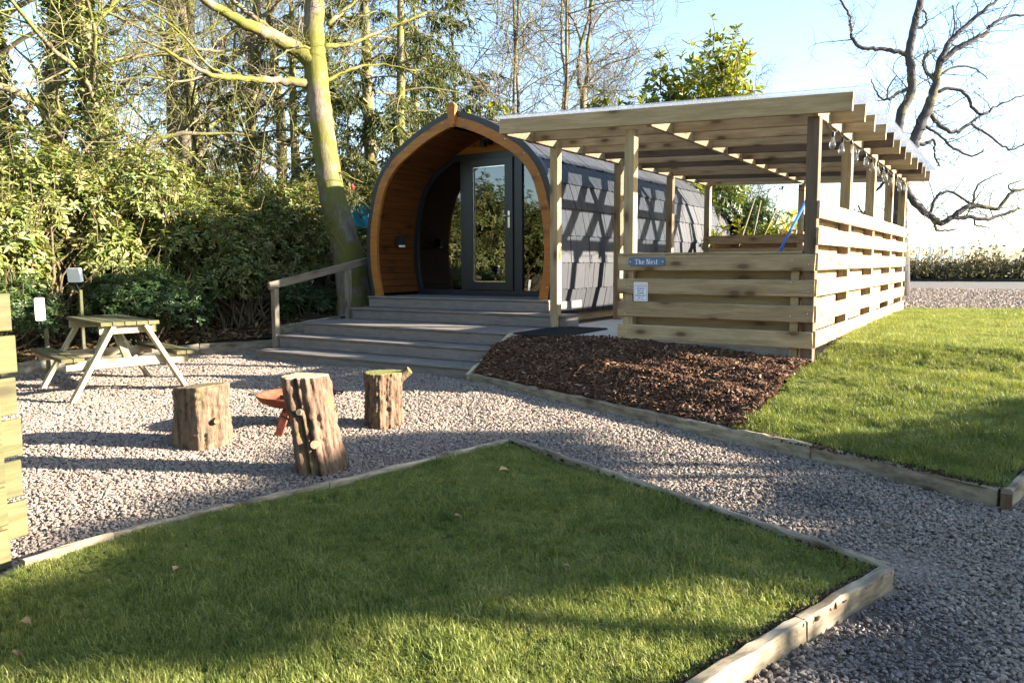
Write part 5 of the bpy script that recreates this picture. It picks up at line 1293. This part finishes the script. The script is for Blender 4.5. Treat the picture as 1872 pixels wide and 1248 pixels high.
# turquoise sheet and red cloth seen between trunk and pod
p = V(652, 400, 15); mm = MB(); vs = []; fs = []
for i in range(9):
    for j in range(7):
        u, w = i/8-.5, j/6
        q = p + RIGHT*u*.55 + np.array([0, 0, -.25+.5*w]) + FWD*.06*math.sin(u*9+w*4); vs.append(q)
for i in range(8):
    for j in range(6): fs.append((i*7+j, (i+1)*7+j, (i+1)*7+j+1, i*7+j+1))
mm.add(vs, fs); o = mm.build('tarpaulin', plain('turquoise_sheet', (.03, .26, .38), .5, .3), None, True); so_ = o.modifiers.new('thick', 'SOLIDIFY'); so_.thickness = .01
tag(o, 'turquoise sheet hung between trunk and pod in the background', 'tarpaulin')
p = V(641, 348, 15); mm = MB(); vs = []
rs = np.random.default_rng(9)
for i in range(7):
    for j in range(5): vs.append(p + RIGHT*(i/6-.5)*.16 + np.array([0, 0, (j/4-.5)*.24]) + FWD*.04*math.sin(i*1.7+j))
fs = [(i*5+j, (i+1)*5+j, (i+1)*5+j+1, i*5+j+1) for i in range(6) for j in range(4)]
mm.add(vs, fs); o = mm.build('red_cloth', plain('faded_red_cloth', (.42, .06, .06), .8, .2), None, True); so_ = o.modifiers.new('thick', 'SOLIDIFY'); so_.thickness = .01
tag(o, 'small faded red cloth hanging behind the mossy trunk', 'cloth')

# ---- far right: hedge, white rails
hg = []
for i, (px, d, w, h, lb) in enumerate(((1690, 33, 4.2, 1.0, 'scrubby brown hedge clump next to the pergola corner'), (1775, 32.5, 4.6, 1.25, 'scrubby brown hedge clump in the middle of the far roadside'), (1860, 32, 4.6, 1.4, 'scrubby brown hedge clump at the right edge'), (1960, 32, 5, 1.8, 'scrubby hedge clump outside the right edge'), (1700, 44, 7, 1.6, 'distant scrub behind the white rails, next to the pergola corner'), (1830, 46, 8, 1.6, 'distant scrub beyond the road near the right edge'))):
    p = V(px, 480, d); rs = np.random.default_rng(60+i); n = 3600
    x = rs.normal(0, .42, n)*w; z = np.abs(rs.normal(0, .36, n))*h*(.7+.4*np.sin(x*2+i)*np.sin(x*5.1)); y = rs.normal(0, .6, n)
    L = rs.uniform(.06, .2, n)
    me = leaf_mesh('foliage', np.stack([x, y, z], 1), unit(rs.normal(0, 1, (n, 3))), unit(rs.normal(0, 1, (n, 3))), L, L*.45, M['bramble'], rs.random(n))
    t = thing('hedge', (p[0], p[1], .05), lb, 'hedge', 'scrubby hedge along the far road'); link('foliage', me, t, Matrix.Translation((p[0], p[1], .08)))
    mm = MB()
    for k in range(60):
        a = np.array([rs.normal(0, .42)*w, rs.normal(0, .5), .1]); dd = unit(np.array([rs.normal(0, .6), rs.normal(0, .5), 1])); q = [a]
        for s_ in range(5): dd = unit(dd + rs.normal(0, .28, 3)); q.append(q[-1] + dd*h*.27)
        mm.tube(np.array(q) + np.array([p[0], p[1], .05]), .014*(1-np.linspace(0, 1, 6)*.7), 3, False)
    mm.build('stems', M['twig'], t, True)
wf = V(1660, 470, 38); wf2 = V(1762, 470, 38); t = thing('white_rail_fence', (wf[0], wf[1], .1), 'white post and rail fence behind the far hedge', 'fence')
pm_ = plain('white_painted_wood', (.8, .8, .8), .6, .3)
for z in (1.45, 1.0): board('rail', (wf[0], wf[1], z), (wf2[0], wf2[1], z), .04, .1, pm_, t)
for i in range(6):
    q = wf + (wf2-wf)*i/5; post('post', q[0], q[1], .05, 1.55, .09, pm_, t)

# ================================================================== LOOSE STUFF ON THE GROUND
# gravel chippings
def pebble(seed):
    rs = np.random.default_rng(seed); t = (1+5**.5)/2
    v = np.array([(-1, t, 0), (1, t, 0), (-1, -t, 0), (1, -t, 0), (0, -1, t), (0, 1, t), (0, -1, -t), (0, 1, -t), (t, 0, -1), (t, 0, 1), (-t, 0, -1), (-t, 0, 1)], float); v = unit(v)
    v = v*rs.uniform(.7, 1.2, (12, 1)) + rs.normal(0, .1, (12, 3)); v = v*np.array([1, .72, .5])
    f = [(0, 11, 5), (0, 5, 1), (0, 1, 7), (0, 7, 10), (0, 10, 11), (1, 5, 9), (5, 11, 4), (11, 10, 2), (10, 7, 6), (7, 1, 8), (3, 9, 4), (3, 4, 2), (3, 2, 6), (3, 6, 8), (3, 8, 9), (4, 9, 5), (2, 4, 11), (6, 2, 10), (8, 6, 7), (9, 8, 1)]
    mm = MB(); mm.add(v, f); return mm.mesh('chipping', M['pebble'])
pebs = [pebble(s_) for s_ in range(8)]
GRAV = [(-8.0, -3.2), (-7.6, -.55), (-7.05, .3), (-6.62, .2), (-6.62, -.52), (-3.24, -.52), (-3.22, -.62)] + [(p[0], p[1]-.03) for p in KERB[1:]] + [(2.6, 2.5), (4.5, 2), (4.5, -7.4), (-.1, -7.4), (.29, -6.3), (.72, -4.86), (.9, -4.3), (1.1, -3.71)] + [(p[0], p[1]+.016) for p in LAWN_L[2::-1]] + [(p[0]-.016, p[1]) for p in LAWN_L[:8:-1]] + [(-2.3, -5.4), (-2.2, -7.4), (-5, -7.0), (-8.3, -6)]
def gdens(x, y):
    d = np.hypot(x-CAM[0], y-CAM[1]); vis = np.where((x > 1.75) | (y < -6.2), .25, 1)
    return np.clip(np.where(d < 4.5, 1, 4.5/d), .42, 1)*vis
x, y = sample_poly(rng, GRAV, 6400, gdens); n = len(x)
d = np.hypot(x-CAM[0], y-CAM[1]); sc = rng.uniform(.0045, .0138, n)*np.clip(d/5.0, 1, 1.45)
pz = gz(y) - .006 + rng.uniform(0, .010, n) + .010*np.sin(x*2.3+y*1.1)*np.sin(y*2.9-x*.7) + .006*np.sin(x*7.1)*np.sin(y*6.3+x)
gp = np.stack([x, y, pz], 1); gr = np.stack([rng.normal(0, .33, n), rng.normal(0, .33, n), rng.uniform(0, 6.28, n)], 1); gs = np.repeat(sc[:, None], 3, 1)*rng.uniform(.8, 1.25, (n, 3))
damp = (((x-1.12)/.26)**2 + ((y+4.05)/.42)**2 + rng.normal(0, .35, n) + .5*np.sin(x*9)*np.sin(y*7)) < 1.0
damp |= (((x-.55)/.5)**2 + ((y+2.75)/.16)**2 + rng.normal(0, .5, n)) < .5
scatter('gravel_chippings', gp[~damp], gr[~damp], gs[~damp], pebs)
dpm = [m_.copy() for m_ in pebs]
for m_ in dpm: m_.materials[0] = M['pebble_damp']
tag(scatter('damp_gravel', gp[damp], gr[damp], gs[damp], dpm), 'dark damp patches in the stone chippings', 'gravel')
tag(bpy.data.objects['gravel_chippings'], 'pinkish grey stone chippings covering the yard', 'gravel')

x, y = sample_poly(rng, [(-.6, 6.75), (2.9, 6.95), (3.2, 19.4), (-1.4, 19.2)], 520, lambda x, y: np.clip(9/(y+2), .25, 1)); n = len(x)
scatter('verge_stones', np.stack([x, y, np.full(n, -.045)], 1), np.stack([rng.normal(0, .5, n), rng.normal(0, .5, n), rng.uniform(0, 6.28, n)], 1), np.repeat(rng.uniform(.014, .04, n)[:, None], 3, 1), pebs)
tag(bpy.data.objects['verge_stones'], 'loose stones on the verge beyond the right lawn', 'gravel')
# grass
def grass_clump(seed, nbl, hgt, spread, mat):
    rs = np.random.default_rng(seed); mm = MB()
    for i in range(nbl):
        a = rs.uniform(0, 6.28); r = spread*math.sqrt(rs.random()); b0 = np.array([r*math.cos(a), r*math.sin(a), -.004])
        h = hgt*rs.choice((.6, .85, 1.0, 1.2, 1.55))*rs.uniform(.8, 1.1); w = rs.uniform(.0007, .0014); az = rs.uniform(0, 6.28); ln = rs.uniform(.2, 1.1)
        dv = np.array([math.cos(az), math.sin(az), 0]); sdv = np.array([-dv[1], dv[0], 0])
        p1 = b0 + dv*h*ln*.28 + np.array([0, 0, h*.6]); p2 = b0 + dv*h*ln*.85 + np.array([0, 0, h*(1-.25*ln)])
        mm.add([b0-sdv*w, b0+sdv*w, p1+sdv*w*.85, p1-sdv*w*.85, p2], [(0, 1, 2, 3), (3, 2, 4)])
    return mm.mesh('grass_clump', mat)
def grass_mat(name, stops):
    m, nt, b = new_mat(name, .5, .35)
    oi = nd(nt, 'ObjectInfo'); geo = nd(nt, 'NewGeometry')
    tcs = nd(nt, 'TexNoise', Scale=1.1, Detail=3.0); nt.links.new(geo.outputs['Position'], tcs.inputs['Vector'])
    tc2 = nd(nt, 'TexNoise', Scale=5.5, Detail=4.0, Roughness=.7); nt.links.new(geo.outputs['Position'], tc2.inputs['Vector'])
    f = math_(nt, 'ADD', math_(nt, 'MULTIPLY', oi.outputs['Random'], .34), math_(nt, 'MULTIPLY', tcs.outputs[0], .33))
    f = math_(nt, 'ADD', f, math_(nt, 'MULTIPLY', math_(nt, 'SUBTRACT', tc2.outputs[0], .3), .95), True)
    c = ramp(nt, f, stops).outputs[0]; nt.links.new(c, b.inputs['Base Color'])
    tr = nd(nt, 'BsdfTranslucent'); nt.links.new(mixc(nt, 1.0, c, (1.2, 1.2, .5), 'MULTIPLY'), tr.inputs['Color'])
    mx = nd(nt, 'MixShader'); mx.inputs[0].default_value = .35
    nt.links.new(b.outputs[0], mx.inputs[1]); nt.links.new(tr.outputs[0], mx.inputs[2]); nt.links.new(mx.outputs[0], nt.nodes['Material Output'].inputs['Surface']); return m
M['grass'] = grass_mat('lawn_grass', [(.15, (.08, .112, .024)), (.45, (.15, .188, .04)), (.7, (.245, .255, .07)), (.92, (.36, .32, .13)), (1, (.45, .37, .18))])
cl_near = [grass_clump(s_, 30, .027, .03, M['grass']) for s_ in range(6)]
cl_far = [grass_clump(s_+20, 30, .034, .05, M['grass']) for s_ in range(5)]
def grass(name, poly, dens, zf, src, dfn=None, smin=.7, smax=1.3, ragged=None):
    x, y = sample_poly(rng, poly, dens, dfn); n = len(x); s_ = rng.uniform(smin, smax, n)
    nz_ = np.sin(x*4.1+2)*np.sin(y*3.7+1)+.6*np.sin(x*11.3-y*6)*np.sin(y*12.7+x*3) + rng.normal(0, .35, n); kk_ = nz_ > -1.15; x, y, s_, nz_ = x[kk_], y[kk_], s_[kk_], nz_[kk_]; n = len(x); s_ = s_*np.where(nz_ > 1.1, 1.35, 1.0)
    if ragged: k_ = x < ragged; x = x + np.where(k_, rng.normal(-.015, .035, n), 0)
    s_ *= .85 + .2*np.sin(x*7.7+y*5)*np.sin(y*9.1-x*3) + .4*np.sin(x*3.1+1)*np.sin(y*2.7) * np.sin(x*1.3-y*1.9)
    o = scatter(name, np.stack([x, y, zf(x, y)], 1), np.stack([rng.normal(0, .12, n), rng.normal(0, .12, n), rng.uniform(0, 6.28, n)], 1), np.repeat(s_[:, None], 3, 1), src); return o
o = grass('near_lawn_grass', LAWN_L, 3000, lambda x, y: lawnl_z(x, y)-.008, cl_near); tag(o, 'short green grass of the near lawn', 'grass')
LAWN_R = [(-.10, -1.74)] + [(.40, -1.93), (1.40, -2.38), (3.5, 7.1), (.05, 6.75), (.05, .1), (.0, .0)]
def rd(x, y): dd = np.hypot(x-CAM[0], y-CAM[1]); return np.clip(6.5/dd, .35, 1)*np.where(x > 1.75+.1*(y+2.4)*0, .55, 1)
o = grass('right_lawn_grass', LAWN_R, 1900, lambda x, y: lawn_z(x, y)-.006, cl_far, rd, .75, 1.35, .05); tag(o, 'short sunlit grass of the right lawn', 'grass')

# soil crumbs spilling over the near lawn's right and front boards
M['crumb'] = inst_mat('soil_crumbs', [(0, (.018, .012, .008)), (.5, (.045, .03, .02)), (1, (.09, .065, .045))], .95, .1)
cm = [m_.copy() for m_ in pebs[:4]]
for m_ in cm: m_.materials[0] = M['crumb']
cp_ = []; 
for a_, b_, nn in (((1.03, -3.70), (.84, -4.30), 420), ((.83, -4.31), (.23, -6.3), 900), ((-1.36, -2.70), (-.5, -3.05), 150), ((-.5, -3.05), (.24, -3.36), 160), ((.24, -3.36), (1.04, -3.69), 200), ((-.05, -1.77), (1.4, -2.4), 420), ((.05, .2), (.045, 6.3), 500)):
    t_ = rng.random(nn); q_ = np.outer(1-t_, a_) + np.outer(t_, b_); q_ += rng.normal(0, .018, q_.shape); cp_.append(q_)
cp_ = np.vstack(cp_); n = len(cp_); left = cp_[:, 1] < -2.6
zc = np.where(left, lawnl_z(cp_[:, 0], cp_[:, 1]) + .012, lawn_z(cp_[:, 0], cp_[:, 1]) + .006)
tag(scatter('soil_crumbs', np.column_stack([cp_, zc]), rng.uniform(0, 6.28, (n, 3)), np.repeat(rng.uniform(.004, .014, n)[:, None], 3, 1), cm), 'dark soil crumbs along the edges of the lawns', 'soil')
# bark mulch
def mulch_z(x, y):
    yb = np.where(x < -1.83, .11, -.03); yf = kerb_y(x); t_ = np.clip((y-yf)/(yb-yf), 0, 1)
    zb = np.interp(x, [-3.2, -1.83, 0.0], [-.06, .0, -.11])
    z = -.405 + (zb+.405)*t_**.8
    return z + (.028*np.sin(x*6.3+y*4)*np.sin(y*7.7-x*2.2) + .016*np.sin(x*17+y*9)*np.sin(y*19-x*8))*np.minimum(1, 4*t_*(1.05-t_)) + .04*np.sin(PI*t_)
def mul(u, v):
    x = -3.16 + (3.12)*u; yf = float(kerb_y(x))+.024; yb = .115 if x < -1.83 else .0
    y = yf + (max(yb, yf+.02)-yf)*v; return (x, y, float(mulch_z(np.array(x), np.array(y))))
grid_surface('mulch_bed', mul, 90, 45, M['mulchbase'])
def chip(seed):
    rs = np.random.default_rng(seed); mm = MB(); L = rs.uniform(.02, .055); w = rs.uniform(.003, .009); n = 4
    u = np.linspace(-.5, .5, n); P = np.stack([u*L, .15*L*np.sin(u*4+rs.random()*3), .12*L*np.cos(u*3)], 1); t_ = w*.45
    vs = []
    for i in range(n):
        ww = w*(1-.5*abs(u[i])*rs.uniform(.4, 1.6)); vs += [P[i]+(0, -ww, 0), P[i]+(0, ww, 0), P[i]+(0, ww*.6, t_), P[i]+(0, -ww*.6, t_)]
    fs = [(0, 3, 2, 1), (12, 13, 14, 15)] + [(i*4+a, i*4+(a+1) % 4, i*4+4+(a+1) % 4, i*4+4+a) for i in range(3) for a in range(4)]
    mm.add(vs, fs); return mm.mesh('bark_chip', M['bark_chip'])
MUL = [(-3.16, -.58), (-3.16, .12), (-1.83, .12), (-1.83, .0), (-.02, -.02), (-.09, -1.76), (-.78, -1.5), (-2.04, -1.0)]
x, y = sample_poly(rng, MUL, 5600); n = len(x)
scatter('bark_mulch', np.stack([x, y, mulch_z(x, y)+rng.uniform(-.004, .014, n)], 1), np.stack([rng.normal(0, .5, n), rng.normal(0, .5, n), rng.uniform(0, 6.28, n)], 1), np.repeat(rng.uniform(.55, 1.25, n)[:, None]**1.6*1.1, 3, 1), [chip(s_) for s_ in range(9)])
tag(bpy.data.objects['bark_mulch'], 'brown bark mulch heaped between the steps and the pergola front', 'mulch')

# woodland litter under the bushes
n = 9000; y = rng.uniform(-7, 4, n); x = np.interp(y, [-13, -2.7, .4, 1.5, 3, 14], [-7.9, -7.92, -7.55, -7.0, -6.6, -6.4]) - .05 - np.abs(rng.normal(0, 1.4, n))
zz = np.interp(y, [-13, -2.7, .4, 1.8, 4], [-.48, -.36, -.31, -.05, .0]) + .04
rs = np.random.default_rng(77); L = rs.uniform(.04, .1, n)
me = leaf_mesh('leaf_litter', np.stack([x, y, zz + np.clip(.04*(np.interp(y, [-13, .4, 14], [-7.9, -7.55, -6.4])-x), 0, .12)], 1), unit(np.stack([rs.normal(0, 1, n), rs.normal(0, 1, n), rs.normal(0, .25, n)], 1)), unit(np.stack([rs.normal(0, .4, n), rs.normal(0, .4, n), np.ones(n)], 1)), L, L*.5, M['drygrass'], rs.random(n))
tag(link('leaf_litter', me), 'dead leaves scattered on the soil under the bushes', 'leaf litter', None, 'stuff')
# single fallen leaves on the near lawn
for px, py, lb, sz in ((912, 860, 'curled brown leaf at the far tip of the near lawn', .08), (316, 1043, 'tan leaf on the left of the near lawn', .06), (34, 1198, 'brown leaf at the bottom left of the near lawn', .07), (38, 1134, 'dull brown leaf at the left edge of the near lawn', .05), (830, 942, 'small dark leaf left of centre on the near lawn', .04), (1040, 1034, 'small pale leaf near the middle of the near lawn', .035)):
    v = FWD + RIGHT*(px-936)/FPX - UP*(py-624)/FPX; zt = -.47
    for _ in range(4): q = CAM + v*(zt-CAM[2])/v[2]; zt = float(lawnl_z(0, q[1]))+.03
    rs = np.random.default_rng(px); k = 3
    me = leaf_mesh('fallen_leaf', np.array([q]), unit(np.array([[math.cos(px), math.sin(px), .15]])), np.array([[.15, -.2, 1.]]), np.full(1, sz*.8), np.full(1, sz*.55), M['drygrass'], np.array([rs.uniform(.5, 1.0)]), .3, .35)
    me.transform(Matrix.Translation(-Vector(q))); tag(link('fallen_leaf', me, None, Matrix.Translation(Vector(q))), lb, 'leaf', 'fallen leaves on the near lawn')
